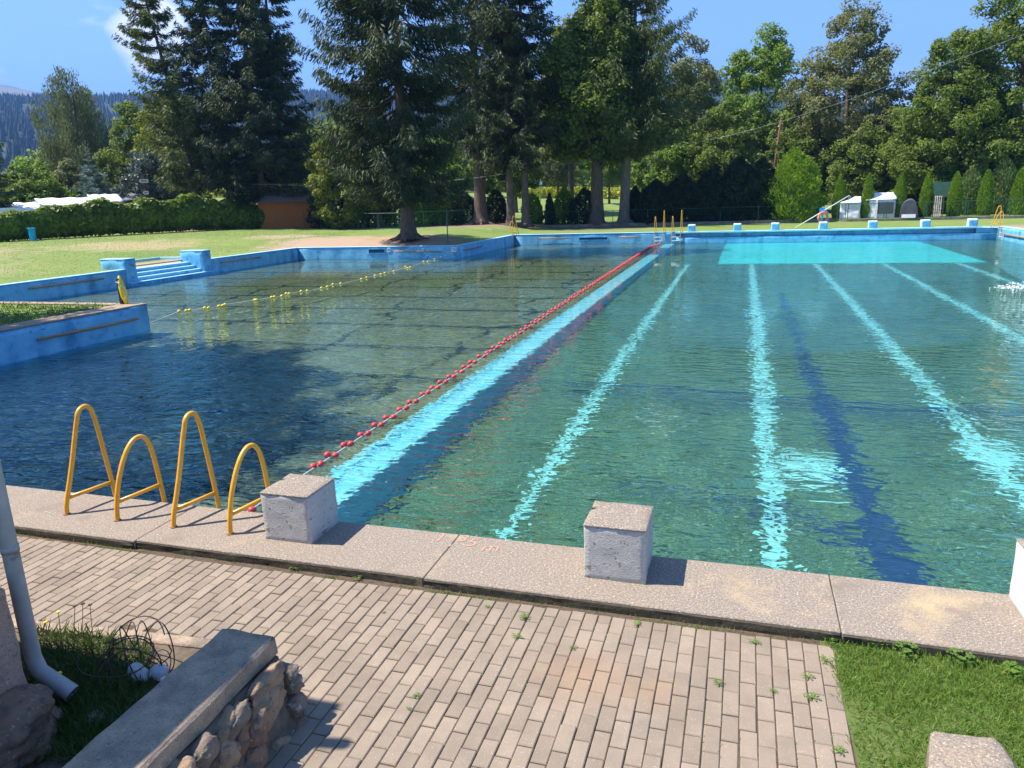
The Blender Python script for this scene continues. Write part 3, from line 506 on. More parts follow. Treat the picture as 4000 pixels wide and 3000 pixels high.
# water
wm = bpy.data.materials.new('pool_water'); wm.use_nodes = True; t = wm.node_tree; t.nodes.clear()
o_ = t.nodes.new('ShaderNodeOutputMaterial'); gl = t.nodes.new('ShaderNodeBsdfGlass'); gl.inputs['IOR'].default_value = 1.333; gl.inputs['Roughness'].default_value = 0.; gl.inputs['Color'].default_value = (.74, .97, .99, 1)
tc = t.nodes.new('ShaderNodeNewGeometry'); prev = None
wn = t.nodes.new('ShaderNodeTexNoise'); wn.inputs['Scale'].default_value = .11; wn.inputs['Detail'].default_value = 2; t.links.new(tc.outputs['Position'], wn.inputs['Vector'])
wd = t.nodes.new('ShaderNodeVectorMath'); wd.operation = 'DISTANCE'; wd.inputs[1].default_value = (-17, 30, ZW); t.links.new(tc.outputs['Position'], wd.inputs[0])     # the sheltered bay lies calmer
w1_ = t.nodes.new('ShaderNodeMapRange'); w1_.inputs['From Min'].default_value = 8; w1_.inputs['From Max'].default_value = 22; w1_.inputs['To Min'].default_value = .07; w1_.inputs['To Max'].default_value = 1; t.links.new(wd.outputs['Value'], w1_.inputs[0])
w2_ = t.nodes.new('ShaderNodeMapRange'); w2_.inputs['From Min'].default_value = .35; w2_.inputs['From Max'].default_value = .65; w2_.inputs['To Min'].default_value = .6; w2_.inputs['To Max'].default_value = 1.0; t.links.new(wn.outputs[0], w2_.inputs[0])
w3_ = t.nodes.new('ShaderNodeMath'); w3_.operation = 'MULTIPLY'; t.links.new(w1_.outputs[0], w3_.inputs[0]); t.links.new(w2_.outputs[0], w3_.inputs[1]); 
wf = t.nodes.new('ShaderNodeVectorMath'); wf.operation = 'DISTANCE'; wf.inputs[1].default_value = (-2, 0, ZW); t.links.new(tc.outputs['Position'], wf.inputs[0])
w4_ = t.nodes.new('ShaderNodeMapRange'); w4_.inputs['From Min'].default_value = 10; w4_.inputs['From Max'].default_value = 42; w4_.inputs['To Min'].default_value = 1; w4_.inputs['To Max'].default_value = .42; t.links.new(wf.outputs['Value'], w4_.inputs[0])
w5_ = t.nodes.new('ShaderNodeMath'); w5_.operation = 'MULTIPLY'; t.links.new(w3_.outputs[0], w5_.inputs[0]); t.links.new(w4_.outputs[0], w5_.inputs[1]); wind = w5_.outputs[0]
for sc_, strch, amp, dt, rot in ((1.0, (2.0, 4.4, 1), .062, 2, .10), (1.0, (5.5, 10, 1), .020, 1, -.2), (1.0, (.6, 1.4, 1), .024, 1, .3)):
    mp = t.nodes.new('ShaderNodeMapping'); mp.inputs['Scale'].default_value = strch; mp.inputs['Rotation'].default_value = (0, 0, rot); t.links.new(tc.outputs['Position'], mp.inputs[0])
    n = t.nodes.new('ShaderNodeTexNoise'); n.inputs['Scale'].default_value = sc_; n.inputs['Detail'].default_value = dt; n.inputs['Roughness'].default_value = .45; n.inputs['Distortion'].default_value = .6; t.links.new(mp.outputs[0], n.inputs['Vector'])
    u = t.nodes.new('ShaderNodeBump'); t.links.new(wind, u.inputs['Strength']); u.inputs['Distance'].default_value = amp*2.2; t.links.new(n.outputs[0], u.inputs['Height'])
    if prev is not None: t.links.new(prev, u.inputs['Normal'])
    prev = u.outputs[0]
t.links.new(prev, gl.inputs['Normal']); t.links.new(gl.outputs[0], o_.inputs[0])
mb = MB(); mb.quad((X0, 0, ZW), (X1, 0, ZW), (X1, YF, ZW), (X0, YF, ZW)); mb.quad((XL, YB0, ZW), (X0, YB0, ZW), (X0, YB1, ZW), (XL, YB1, ZW))
wa = mb.build('water', wm, smooth=True)
for p_ in wa.data.polygons:
    if p_.normal.z < 0: p_.flip()
wa.cycles.is_caustics_caster = True; tag(wa, kind='structure')
# near coping slabs
js = [X0-3, -9.2, -4.83, -2.17, .69, 4.4, 8.4, 14]
lbls = ['concrete coping slab at the far left, left of the first yellow ladder', 'long concrete coping slab under the yellow ladder rails', 'concrete coping slab carrying the block beside the red rope', 'concrete coping slab carrying the middle starting block, red graffiti on it', 'sandy coloured coping slab at the right beside the lawn', 'coping slab beyond the right starting block', 'coping slab farthest right']
for i in range(7):
    s_ = rough_mesh('coping_slab', MB().box(js[i]+.0025, -CW-.012*math.sin(i*2.1), -.13, js[i+1]-.0025, .02, 0), M['conc'], None, cuts=26, amp=.0025, sc=4., bevel=.006, seed=i, smooth=False); tag(s_, lbls[i], 'coping slab', 'coping slabs along the near edge')
    d_ = rough_mesh('slab_edge_shade', MB().box(js[i]+.008, -CW-.014-.012*math.sin(i*2.1), -.16, js[i+1]-.008, -CW+.01, -.014), M['edge_shade'], s_, cuts=30, amp=.008, sc=9, bevel=0, seed=i)  # dark strip paints the thin shadow along the slab front
gs = [x for x in bpy.data.objects if x.name.startswith('coping_slab')][2]
gs3 = [x for x in bpy.data.objects if x.name.startswith('coping_slab')][3]
for s, px, py, sz, pr in (('1', 1715, 2100, .22, gs), (',', 1762, 2118, .2, gs), ('3', 1806, 2104, .18, gs3), ('5', 1840, 2120, .20, gs3), ('m', 1913, 2140, .20, gs3)):
    text('graffiti', s, M['redp'], tuple(G(px, py, .0030)), sz, (0, 0, R(8)), pr, .0001, .2)
# starting blocks
def near_block(x, lb, w=.445, h=.42, mt='white_conc', y0=-.44, y1=.0):
    o = empty('starting_block', (x, (y0+y1)/2, 0), 0, lb, 'starting block', 'concrete starting blocks'); hw, hd = w/2, (y1-y0)/2
    rough_mesh('block_body', MB().box(-hw, -hd, -.01, hw, hd, h-.012), M[mt], o, cuts=10, amp=.0035, sc=9, bevel=.008, seed=x); rough_mesh('block_top', MB().box(-hw-.004, -hd-.004, h-.0118, hw+.004, hd+.004, h), M['conc'], o, cuts=8, amp=.003, sc=8, bevel=.004); return o
near_block(-3.52, 'flaking white concrete block beside the yellow ladders and the red rope'); near_block(-.795, 'flaking white concrete block standing alone in the middle of the near edge')
near_block(2.04, 'bright white block cut off by the right edge of the picture', mt='white', w=.46, y1=.0)
fb_l = ['next to the far yellow ladder rails', 'second from the far ladders', 'third from the far ladders', 'in front of the orange life ring', 'in front of the white tents', 'in front of the thuja beside the green gate post', 'nearest the right hand ladder']
for px, ll in zip((2701, 2880, 3028, 3216, 3410, 3616, 3701+99), fb_l):
    x = AY(px, 895, YF).x; o = empty('starting_block', (x, YF+.28, 0), 0, 'blue and white far starting block '+ll, 'starting block', 'starting blocks on the far wall')
    rough_mesh('block_body', MB().box(-.26, -.2, .01, .26, .24, .5), M['white'], o, cuts=4, amp=.012, sc=4, bevel=.01, seed=px); rough_mesh('front_panel', MB().box(-.262, -.235, -.06, .262, -.202, .46), M['blue'], o, cuts=5, amp=.01, sc=4, bevel=0, seed=px)
# pool ladders: an A shaped tall rail, a lower rounded rail and rungs
def hoop(yb, yr, ya, H, rad, xr):
    pts = [(0, yb, -.004), (0, yb+.012, .10)]; y0, y1 = ya-rad, ya+rad*.8
    pts += [(xr*.25, yb+(y0-yb)*.45, H*.42), (xr*.4, y0-.012, H-rad*1.5)]
    for k in range(9): a = math.pi*(1-k/8); pts.append((xr*.5, ya+rad*math.cos(a)*(1 if k < 5 else .85), H-rad+rad*math.sin(a)))
    pts += [(xr*.6, y1+.012, H-rad*1.5), (xr*.85, y1+(yr-y1)*.55, H*.42), (xr, yr, 0), (xr, yr+.02, -.5), (xr, yr+.03, -1.25)]
    return pts
def low_hoop(yb, xr, H):
    return [(xr*f, yb+y, z*H/.70) for f, y, z in ((0, 0, -.004), (0, .008, .10), (.1, .045, .28), (.2, .095, .43), (.3, .16, .56), (.4, .235, .655), (.5, .32, .70), (.6, .395, .67), (.7, .435, .58), (.8, .452, .42), (.9, .463, .2), (1, .472, 0), (1, .48, -.5), (1, .48, -1.25))]
def smooth_path(p, n=3):
    p = [Vector(q) for q in p]
    for _ in range(n-1):
        q = [p[0]]
        for i in range(len(p)-1): q += [p[i].lerp(p[i+1], .25), p[i].lerp(p[i+1], .75)]
        p = q+[p[-1]]
    return p
def ladder(x, y, rz, lb, group, order=(1, 0), sp=.59, y0=-.43, sc=1.):
    o = empty('pool_ladder', (x, y, 0), rz, lb, 'ladder', group)
    for i, tall in enumerate(order):
        xx = i*sp; H = .95 if tall else .70; ya = -.09 if tall else -.03; rad = .095 if tall else .15
        pt = [Vector((p[0]+xx, p[1], p[2])) for p in smooth_path(hoop(y0, .045, ya, H*sc, rad, .10) if tall else low_hoop(y0, .10, H*sc))]
        q = MB().tube(pt, .0215, 10).build('tall_rail' if tall else 'low_rail', M['yellow'], o, smooth=True)
        za = .15; zb = .175; fr = min(pt[:len(pt)//2], key=lambda v: abs(v.z-za)); rr_ = min(pt[len(pt)//2:], key=lambda v: abs(v.z-zb)); MB().tube([fr, rr_], .019, 8).build('cross_bar', M['yellow'], q, smooth=True)
        MB().lathe([(.032, -.004), (.032, .006), (.024, .012)], 10, (xx, y0, 0)).build('foot', M['rust'], q)
    for k in range(4): MB().tube([(.10, .055, -.35-.27*k), (.10+sp, .055, -.35-.27*k)], .018, 8).build('rung', M['white'], o, smooth=True)
    return o
ladder(-5.9, 0, 0, 'yellow tubular ladder rails standing leftmost on the near edge', 'yellow ladders on the near edge')
ladder(-4.69, 0, 0, 'yellow tubular ladder rails between the leftmost ladder and the white block', 'yellow ladders on the near edge')
for px, ll, odr in ((2561, 'far yellow ladder just left of the red rope end', (1, 0)), (2629, 'far yellow ladder just right of the red rope end', (1, 0))):
    x = AY(px+35, 905, YF).x; ladder(x, YF, math.pi, ll, 'yellow ladders on the far side', odr, sp=.62, sc=1.6)
ladder(X0+.2, YF-.9, R(125), 'yellow ladder in the far left corner of the pool', 'yellow ladders on the far side', (1, 0), sp=.55, sc=1.5)
ladder(X1-.05, AX(3905, 900, X1).y+.1, R(-90), 'yellow ladder at the right end of the pool', 'yellow ladders on the far side', (1, 0), sp=.55, sc=1.35)
# ---------------------------------------------------------------- lane ropes
def rope(name, pts, fl, m, mf, lb, fr=(.046, .052), vis=100, cat='lane rope'):
    o = empty(name, pts[0], 0, lb, cat); b0 = Vector(pts[0]); MB().tube([Vector(p)-b0 for p in pts], .009, 6).build('rope', M['ropew'], o, smooth=True)
    prof = [(.012, -1.), (.55, -.85), (.92, -.45), (1., 0), (.92, .45), (.55, .85), (.012, 1.)]
    mesh = MB().lathe([(r_*fr[0], z_*fr[1]) for r_, z_ in prof], 12).build('float', M[mf], None, smooth=True); me = mesh.data; bpy.data.objects.remove(mesh); rest = MB(); n = 0
    for p, d in fl:
        p = Vector(p); q = Vector(d).to_track_quat('Z', 'Y')
        if n < vis:
            c = bpy.data.objects.new('float', me); link(c, o); c.location = p-b0; c.rotation_mode = 'QUATERNION'; c.rotation_quaternion = q
        else: rest.add([q @ v.co + p - b0 for v in me.vertices], [tuple(f.vertices) for f in me.polygons])
        n += 1
    if rest.v: tag(rest.build('far_floats', M[mf], o, smooth=True), kind='stuff')
    return o
def rx(y): return -5.42-.63*(min(y, 46)/46)**.9+(.35*S((y-46)/3.9))
rp = [(rx(y), y, ZW+.015+.05*math.sin(y*1.3)*0+(.32*S((.6-y)/.6) if y < .6 else 0)+.35*S((y-48.5)/1.5)) for y in [0.0, .3, .6, 1, 2, 3, 4]+list(np.arange(5, 48, 1.5))+[48.3, 49, 49.6, 49.95]]
fl = []; y = .42; k = 0
while y < 49.3:
    for s in (0, 1):
        yy = y+s*.06; fl.append(((rx(yy)+random.uniform(-.015, .015)+(.055 if s else -.04), yy, ZW+.03+random.uniform(-.012, .02)), (random.uniform(-.5, .5)+.5, 1, random.uniform(-.15, .15))))
    y += random.choice((.46, .52, .60, .42)) if y < 12 else .52
rope('lane_rope', rp, fl, 'ropew', 'red', 'rope with paired red floats dividing the pool from the near edge to the far wall')
yf = [(1750,996),(1735,996),(1726,1005),(1698,1013),(1672,1022),(1655,1022),(1603,1044),(1592,1047),(1584,1042),(1538,1060),(1503,1067),(1488,1072),(1465,1077),(1433,1084),(1412,1090),(1331,1108),(1301,1111),(1279,1120),(1256,1125),(1200,1136),(1176,1138),(1130,1148),(1118,1147),(1101,1156),(1072,1160),(1061,1161),(1002,1172),(995,1172),(879,1190),(870,1194),(856,1196),(816,1203),(800,1203),(741,1212),(728,1214),(700,1216)]
pts = [AY(1783, 985, YB1-.02)]+[G(a, b, ZW+.02) for a, b in yf[3:]]+[Vector((X0+.02, YB0-.3, ZW+.2))]
yfl = [(G(a, b, ZW+.03) if i > 2 else pts[0].lerp(pts[1], [.25, .5, .72][i]), ((pts[-2]-pts[0]).normalized()+Vector((random.uniform(-.4, .4), random.uniform(-.4, .4), 0)))) for i, (a, b) in enumerate(yf)]
rope('float_line', [tuple(p) for p in pts], yfl, 'ropew', 'yplast', 'sagging line of small yellow floats across the shallow bay', fr=(.055, .075), cat='float line')
# ---------------------------------------------------------------- paving
ZP = -.065
gpos = G(3230, 2530, ZP), G(3350, 3000, ZP)
def edge_x(y): return float(np.interp(y, [-6, gpos[1].y, gpos[0].y, -.7], [gpos[1].x-.0, gpos[1].x, gpos[0].x, gpos[0].x-.09]))
YS = G(130, 2435, ZP).y, G(800, 2505, ZP).y
def strip_y(x): xa, xb = G(130, 2435, ZP).x, G(800, 2505, ZP).x; return YS[0]+(YS[1]-YS[0])*(x-xa)/(xb-xa)
bm_ = mat('concrete_paving_bricks', (.285, .222, .16), (.238, .187, .138), 5, .92, .8, 130, spots=[((.22, .20, .18), 150., .56, .68), ((.55, .49, .42), 120., .62, .7), ((.45, .27, .14), .9, .64, .80)], dist=.004, contrast=(.38, .62))
t = bm_.node_tree; b = t.nodes['Principled BSDF']; src = b.inputs['Base Color'].links[0].from_socket; g_ = t.nodes.new('ShaderNodeNewGeometry'); mr = t.nodes.new('ShaderNodeMapRange'); mr.inputs['To Min'].default_value = .84; mr.inputs['To Max'].default_value = 1.08
t.links.new(g_.outputs['Random Per Island'], mr.inputs[0]); mu = t.nodes.new('ShaderNodeMix'); mu.data_type = 'RGBA'; mu.blend_type = 'MULTIPLY'; mu.inputs['Factor'].default_value = 1
t.links.new(src, mu.inputs['A']); t.links.new(mr.outputs[0], mu.inputs['B']); src = mu.outputs['Result']
for (cx, cy, rad) in ((G(2270, 2640, ZP).x, G(2270, 2640, ZP).y, .34), (G(2560, 2700, ZP).x, G(2560, 2700, ZP).y, .16)):     # rust stain
    d = t.nodes.new('ShaderNodeVectorMath'); d.operation = 'DISTANCE'; d.inputs[1].default_value = (cx, cy, ZP); t.links.new(g_.outputs['Position'], d.inputs[0])
    n = t.nodes.new('ShaderNodeTexNoise'); n.inputs['Scale'].default_value = 7; n.inputs['Detail'].default_value = 5; t.links.new(g_.outputs['Position'], n.inputs['Vector'])
    ma = t.nodes.new('ShaderNodeMath'); ma.operation = 'MULTIPLY_ADD'; ma.inputs[1].default_value = .3; t.links.new(n.outputs[0], ma.inputs[0]); t.links.new(d.outputs['Value'], ma.inputs[2])
    r_ = t.nodes.new('ShaderNodeMapRange'); r_.inputs['From Min'].default_value = rad+.2; r_.inputs['From Max'].default_value = .12; r_.inputs['To Max'].default_value = .42; t.links.new(ma.outputs[0], r_.inputs[0])
    x_ = t.nodes.new('ShaderNodeMix'); x_.data_type = 'RGBA'; x_.inputs['B'].default_value = (.33, .185, .09, 1); t.links.new(r_.outputs[0], x_.inputs['Factor']); t.links.new(src, x_.inputs['A']); src = x_.outputs['Result']
t.links.new(src, b.inputs['Base Color'])
mb = MB(); BW, BL = .0925, .2045
for i in range(-110, 9):
    x = i*BW-.006; wob = .006*math.sin(i*.7)
    for j in range(0, 30):
        y1 = -.795-j*BL+(BL/2 if i % 2 else 0)+wob; y0_ = y1-BL
        y1c = min(y1, -.79-.012*abs(math.sin(i*1.7)))
        if y1c-y0_ < .03: continue
        cx, cy = x+BW/2, (y0_+y1c)/2
        if x+BW > edge_x(cy)+.05: continue
        if cx < -3.1 and cy-BL/2 < strip_y(cx)-.02:
            if cy < strip_y(cx): continue
            y0_ = max(y0_, strip_y(cx)+.004)
            if y1c-y0_ < .03: continue
        if cx < -9.5: continue
        g2 = .0027; tz = random.gauss(0, .0014)+.006*noise.noise(Vector((cx*.8, cy*.8, 0))); sx, sy = random.gauss(0, .006), random.gauss(0, .006); c = .005; jx = random.gauss(0, .0012)
        z = lambda px_, py_, h: ZP+h+tz+sx*(px_-cx)+sy*(py_-cy)
        xa, xb, ya, yb = x+g2+jx, x+BW-g2+jx, y0_+g2, y1c-g2
        o4 = [(xa, ya), (xb, ya), (xb, yb), (xa, yb)]; i4 = [(xa+c, ya+c), (xb-c, ya+c), (xb-c, yb-c), (xa+c, yb-c)]
        vs = [(px_, py_, ZP-.05) for px_, py_ in o4]+[(px_, py_, z(px_, py_, -.005)) for px_, py_ in o4]+[(px_, py_, z(px_, py_, 0)) for px_, py_ in i4]
        mb.add(vs, [(0, 1, 5, 4), (1, 2, 6, 5), (2, 3, 7, 6), (3, 0, 4, 7), (4, 5, 9, 8), (5, 6, 10, 9), (6, 7, 11, 10), (7, 4, 8, 11), (8, 9, 10, 11)])
tag(mb.build('paving', bm_), kind='structure')
mb = MB(); mb.quad((-9.6, -7, ZP-.0095), (.7, -7, ZP-.0095), (.7, -.7, ZP-.0095), (-9.6, -.7, ZP-.0095)); tag(mb.build('joint_sand', M['sand']), kind='structure')
# ---------------------------------------------------------------- near lawn and weeds
def blades(name, regions, n, h, m, zf, w=.0035, lean=.5, parent=None, kind='stuff'):
    P = []
    while len(P) < n:
        x, y = regions(); P.append((x, y, zf(x, y)))
    P = np.array(P); hh = h*RNG.uniform(.35, 1.3, n); U = np.stack([RNG.normal(0, lean, n), RNG.normal(0, lean, n), np.ones(n)], 1); U /= np.linalg.norm(U, axis=1, keepdims=True); V = perp(U, n)*(w*RNG.uniform(.6, 1.6, n))[:, None]
    o = cards(name, P+U*(hh*.5)[:, None], U*(hh*.5)[:, None], V, m, parent); return tag(o, kind=kind) if kind else o
def reg_right():
    while True:
        y = random.uniform(-4.2, -.77); x = random.uniform(-.2, 4.5)
        e = edge_x(y)+.02+.05*noise.noise(Vector((0, y*5, 0)))+random.gauss(0, .02)
        if x > e and random.random() < .75+.9*noise.noise(Vector((x*2.2, y*2.2, 4)))+(.4 if y > -1.2 else 0)-(.35 if x > 2.6 else 0): return x, y
MBs = mat('turf_soil', (.07, .12, .02), (.12, .14, .04), 9, .98, .7, 60, dist=.01)
xs_ = [edge_x(y)+.012 for y in (-4.6, -3, -2, -1.3, -.755)]; ys_ = (-4.6, -3, -2, -1.3, -.755); mb = MB()
for k in range(4): mb.quad((xs_[k], ys_[k], ZP-.004), (6, ys_[k], ZP-.004), (6, ys_[k+1], ZP-.004), (xs_[k+1], ys_[k+1], ZP-.004))
tag(mb.build('lawn_soil', MBs), kind='structure')
blades('near_lawn', reg_right, 120000, .055, L['turf'], lambda x, y: ZP-.004, w=.0019, lean=.85)
blades('lawn_tufts', lambda: (random.uniform(-58, -29.8), random.uniform(13, 57)), 34000, .055, L['turf'], lambda x, y: gz(x, y), w=.010, lean=.6)
def weed(px, py, s, lb, z=ZP, m='weed', n=9, tall=.5):
    p = G(px, py, z); o = empty('weed', p, random.uniform(0, 6), lb, 'weed', 'small weeds in the paving joints'); P = []; U = []; V = []
    for k in range(n):
        a = k*2.4+random.uniform(-.3, .3); l = s*random.uniform(.6, 1.1); d = np.array([math.cos(a), math.sin(a), 0]); sd = np.array([-d[1], d[0], 0])
        for q in (.2, .45, .7, .92):
            c = d*l*q+np.array([0, 0, s*tall*math.sin(q*2.6)*.6+.004]); u = d*l*.17+np.array([0, 0, .02*s]); P.append(c); U.append(u); V.append(sd*l*.14*(1.2-q*.6)+np.array([0, 0, random.uniform(-.03, .03)*s]))
            if q > .3:
                for e in (-1, 1): P.append(c+sd*e*l*.12); U.append((d*.5+sd*e)*l*.10); V.append(d*l*.045)
    cards('leaves', np.array(P), np.array(U), np.array(V), L[m], o); return o
wl = [(2185,2322,.075,'largest leafy dandelion weed at the coping edge left of the middle block'),(1122,2205,.05,'leafy weed at the coping edge below the block by the red rope'),(1150,2222,.05,'flat weed just right of the leafy one below the rope block'),(1325,2218,.03,'small weed against the coping, right of the rope block'),(1400,2262,.045,'bushy weed in the joint right of the rope block'),(1695,2280,.05,'dark leafy weed below the grassy coping joint'),(1838,2300,.03,'thin weed at the coping edge, with a dry stalk'),(1905,2372,.025,'tiny weed in a joint left of the dandelion'),(2050,2412,.045,'feathery weed, upper one of two in the same joint'),(2020,2490,.04,'feathery weed, lower one of two in the same joint'),(2488,2442,.04,'flat weed at the edge of the lifted grey bricks'),(2240,2533,.028,'tiny weed above the rusty bricks'),(1498,2395,.02,'tiny weed alone in the paving below the rope block'),(2805,2672,.04,'bright weed in the paving right of the rusty bricks'),(2945,2512,.04,'weed near the coping, left of the lawn'),(3020,2700,.025,'small weed in a joint left of the lawn'),(3155,2646,.04,'upper weed in the joint nearest the lawn'),(3170,2725,.045,'lower weed in the joint nearest the lawn'),(3220,2580,.045,'weed at the paving corner beside the lawn'),(1630,2718,.03,'small weed in the middle of the paving'),(1595,2770,.02,'yellowish tiny weed below the middle paving weed'),(3248,2495,.07,'leafy clump where lawn, paving and coping meet'),(460,2118,.035,'small weed on the coping edge under the second ladder'),(668,2145,.035,'small weed on the coping edge left of the third rail'),(3280,2940,.045,'weed at the bottom of the joint by the lawn')]
for px, py, s, lb in wl: weed(px, py, s, lb)
for px, py, s in ((3540,2560,.09),(3750,2590,.09),(3420,2520,.07),(3950,2640,.08),(3640,2535,.06)): 
    q = weed(px, py, s, 'broad leafy clump in the lawn by the coping'+{3540: ', second from its left end', 3750: ', the tallest', 3420: ', nearest the paving', 3950: ', at the right edge', 3640: ', a small one in the middle'}[px], tall=1.2, n=12); q['group'] = 'leafy clumps in the near lawn'
def reg_joint():
    i = random.randint(-60, 7); x = i*BW-.006+random.gauss(0, .003); y = random.uniform(-4.5, -.8)
    if random.random() < .3: y = -.79+random.gauss(0, .012); x = random.uniform(-6.5, .3)
    if noise.noise(Vector((x*1.3, y*1.3, 9))) < .05: return reg_joint()
    if x > edge_x(y) or (x < -2.2 and y < strip_y(x)): return reg_joint()
    return x, y
blades('joint_moss', reg_joint, 2600, .012, L['weed'], lambda x, y: ZP-.004, w=.003, lean=1.2)
blades('edge_grass', lambda: (random.uniform(-7, .8), -.775+random.gauss(0, .008)), 500, .035, L['weed'], lambda x, y: ZP-.004, w=.002, lean=.6)
# granite slab at the lower right
pp = [G(3640, 2852, .05), G(3885, 2878, .05), G(3965, 2975, .05), G(4010, 3080, .05), G(3610, 3120, .05)]
mb = MB(); n = len(pp); mb.add([(p.x, p.y, -.16) for p in pp]+[tuple(p) for p in pp], [tuple(range(n))[::-1], tuple(range(n, 2*n))]+[(i, (i+1) % n, n+(i+1) % n, n+i) for i in range(n)])
tag(rough_mesh('granite_slab', mb, M['conc'], None, cuts=6, amp=.012, sc=5, bevel=.015), 'rough concrete slab lying in the lawn at the lower right corner', 'stone slab')
# ---------------------------------------------------------------- stone wall, plinth, downpipe in the lower left
fwl = empty('stone_wall', (-2.55, -2.9, ZP), 0, 'low field stone wall with a worn concrete cap in the left foreground', 'wall')
iv = Vector(fwl.location)
mb = MB(); c4 = [(-2.74, -2.20), (-2.385, -2.19), (-2.31, -4.7), (-2.68, -4.8)]; z0, z1 = .29, .405
mb.add([(x, y, z0) for x, y in c4]+[(x, y, z1) for x, y in c4], [(3, 2, 1, 0), (4, 5, 6, 7), (0, 1, 5, 4), (1, 2, 6, 5), (2, 3, 7, 6), (3, 0, 4, 7)]); mb.v = [tuple(Vector(v)-iv) for v in mb.v]
rough_mesh('wall_cap', mb, M['conc2'], fwl, cuts=22, amp=.014, sc=4.5, bevel=.014)
mb = MB(); c4 = [(-2.72, -2.24), (-2.375, -2.215), (-2.305, -4.6), (-2.66, -4.7)]; c5 = [(-2.86, -2.2), (-2.15, -2.2), (-2.09, -4.6), (-2.8, -4.7)]
mb.add([(x, y, -.3) for x, y in c5]+[(x, y, .292) for x, y in c4], [(3, 2, 1, 0), (4, 5, 6, 7), (0, 1, 5, 4), (1, 2, 6, 5), (2, 3, 7, 6), (3, 0, 4, 7)]); mb.v = [tuple(Vector(v)-iv) for v in mb.v]
rough_mesh('mortar_core', mb, M['mortar'], fwl, cuts=12, amp=.03, sc=7, bevel=0)
stn = [(1040, 2668, .13, .030, .045, 'stone_c', 20), (1035, 2745, .15, .05, .075, 'stone_c', 28), (1125, 2745, .065, .045, .05, 'stone_b', 20), (920, 2815, .10, .03, .04, 'stone_b', 30), (985, 2850, .07, .04, .07, 'stone_a', 60), (1062, 2900, .045, .035, .085, 'stone_c', 75), (1135, 2860, .085, .05, .08, 'stone_a', 30), (1185, 2960, .08, .05, .07, 'stone_b', 50), (790, 2940, .08, .04, .05, 'stone_b', 35), (870, 2950, .07, .04, .07, 'stone_c', 50), (960, 2965, .075, .04, .065, 'stone_a', 55), (1055, 3010, .085, .05, .06, 'stone_a', 30), (700, 3050, .09, .05, .06, 'stone_c', 30), (850, 3060, .09, .05, .06, 'stone_b', 30), (960, 3070, .08, .05, .06, 'stone_c', 30), (1140, 3080, .09, .05, .06, 'stone_c', 40)]
for k, (px, py, a_, b_, c_, m_, rot) in enumerate(stn):
    p = AX(px, py, -2.31); p.x += max(0, (.2-p.z))*.2
    blob('stone', M[m_], fwl, p-iv, (b_*1.3, a_*1.0, c_*1.1), amp=.24, sc=1.3, sub=4, boxy=.62, rot=(R(rot-8), R(-8), R(random.uniform(-12, 12))), seed=k+3)
for k in range(46):
    y = -2.38-random.random()*2.1; z = random.uniform(-.2, .24); x = -2.345+(.25-z)*.20
    blob('stone', M[random.choice(('stone_a', 'stone_b', 'stone_c'))], fwl, Vector((x, y, z))-iv, (.05, random.uniform(.07, .11), random.uniform(.05, .075)), amp=.24, sc=1.3, sub=4, boxy=.6, rot=(R(random.uniform(0, 50)), 0, 0), seed=k+30)
for k in range(12):
    blob('stone', M[random.choice(('stone_a', 'stone_b', 'stone_c'))], fwl, Vector((-2.78+.48*random.random(), -2.235, random.uniform(-.2, .22)))-iv, (random.uniform(.06, .09), .045, random.uniform(.04, .06)), amp=.22, sc=1.3, sub=3, boxy=.6, seed=k+80)
pl = empty('stone_plinth', (-4.2, -3., ZP), 0, 'rough pink granite plinth on a boulder at the left edge, beside the downpipe', 'plinth'); iv = Vector(pl.location)
rough_mesh('granite_block', MB().box(-1.3, -.6, .22, .54, .32, .87), M['granite'], pl, cuts=16, amp=.014, sc=5, bevel=.02)
blob('boulder', M['stone_a'], pl, (.52, .08, .12), (.30, .30, .20), amp=.3, sc=1.1, sub=5, seed=5); blob('boulder', M['granite'], pl, (-.1, .05, .08), (.5, .36, .2), amp=.25, sc=1.3, sub=5, seed=8)
# the bath house whose eaves shade this corner stands outside the frame
EV = 2.66
bh = empty('bath_house', (-8, -5.2, ZP), 0, 'plastered bath house outside the left edge of the picture', 'building')
rough_mesh('plaster_wall', MB().box(-4, -2.8, 0, 3.1, 2.2, 3.7), M['white'], bh, cuts=3, amp=.004, bevel=0); MB().box(-4.5, -3.3, 3.72, 3.47, EV, 3.9).build('eaves', M['brown'], bh)
MB().add([(-4.5, -3.3, 3.91), (3.47, -3.3, 3.91), (3.47, EV, 3.91), (-4.5, EV, 3.91), (-2, -.2, 5.4), (1.6, -.2, 5.4)], [(0, 1, 5, 4), (1, 2, 5), (2, 3, 4, 5), (3, 0, 4), (3, 2, 1, 0)]).build('roof', M['roof'], bh)
pb = G(150, 2660, .1); dp = empty('downpipe', (pb.x, pb.y, ZP), 0, 'weathered zinc downpipe with an elbow outlet beside the granite plinth', 'downpipe')
e = G(285, 2722, .02)-Vector((pb.x, pb.y, ZP)); MB().tube([(-.38, -.25, 3.6), (-.38, -.25, 2.3), (-.3, -.2, 2.15), (-.06, -.04, 1.95), (0, 0, 1.8), (0, 0, .42), (0, 0, .32), (e.x*.12, e.y*.12, .235), (e.x*.4, e.y*.4, .19), (e.x, e.y, e.z+.02)], [.042]*7+[.043, .046, .050], 20, cap=False).build('pipe', M['pipe'], dp, smooth=True)
MB().tube([(0, 0, 1.02), (0, 0, .98)], .046, 20).build('joint_collar', M['pipe'], dp, smooth=True)
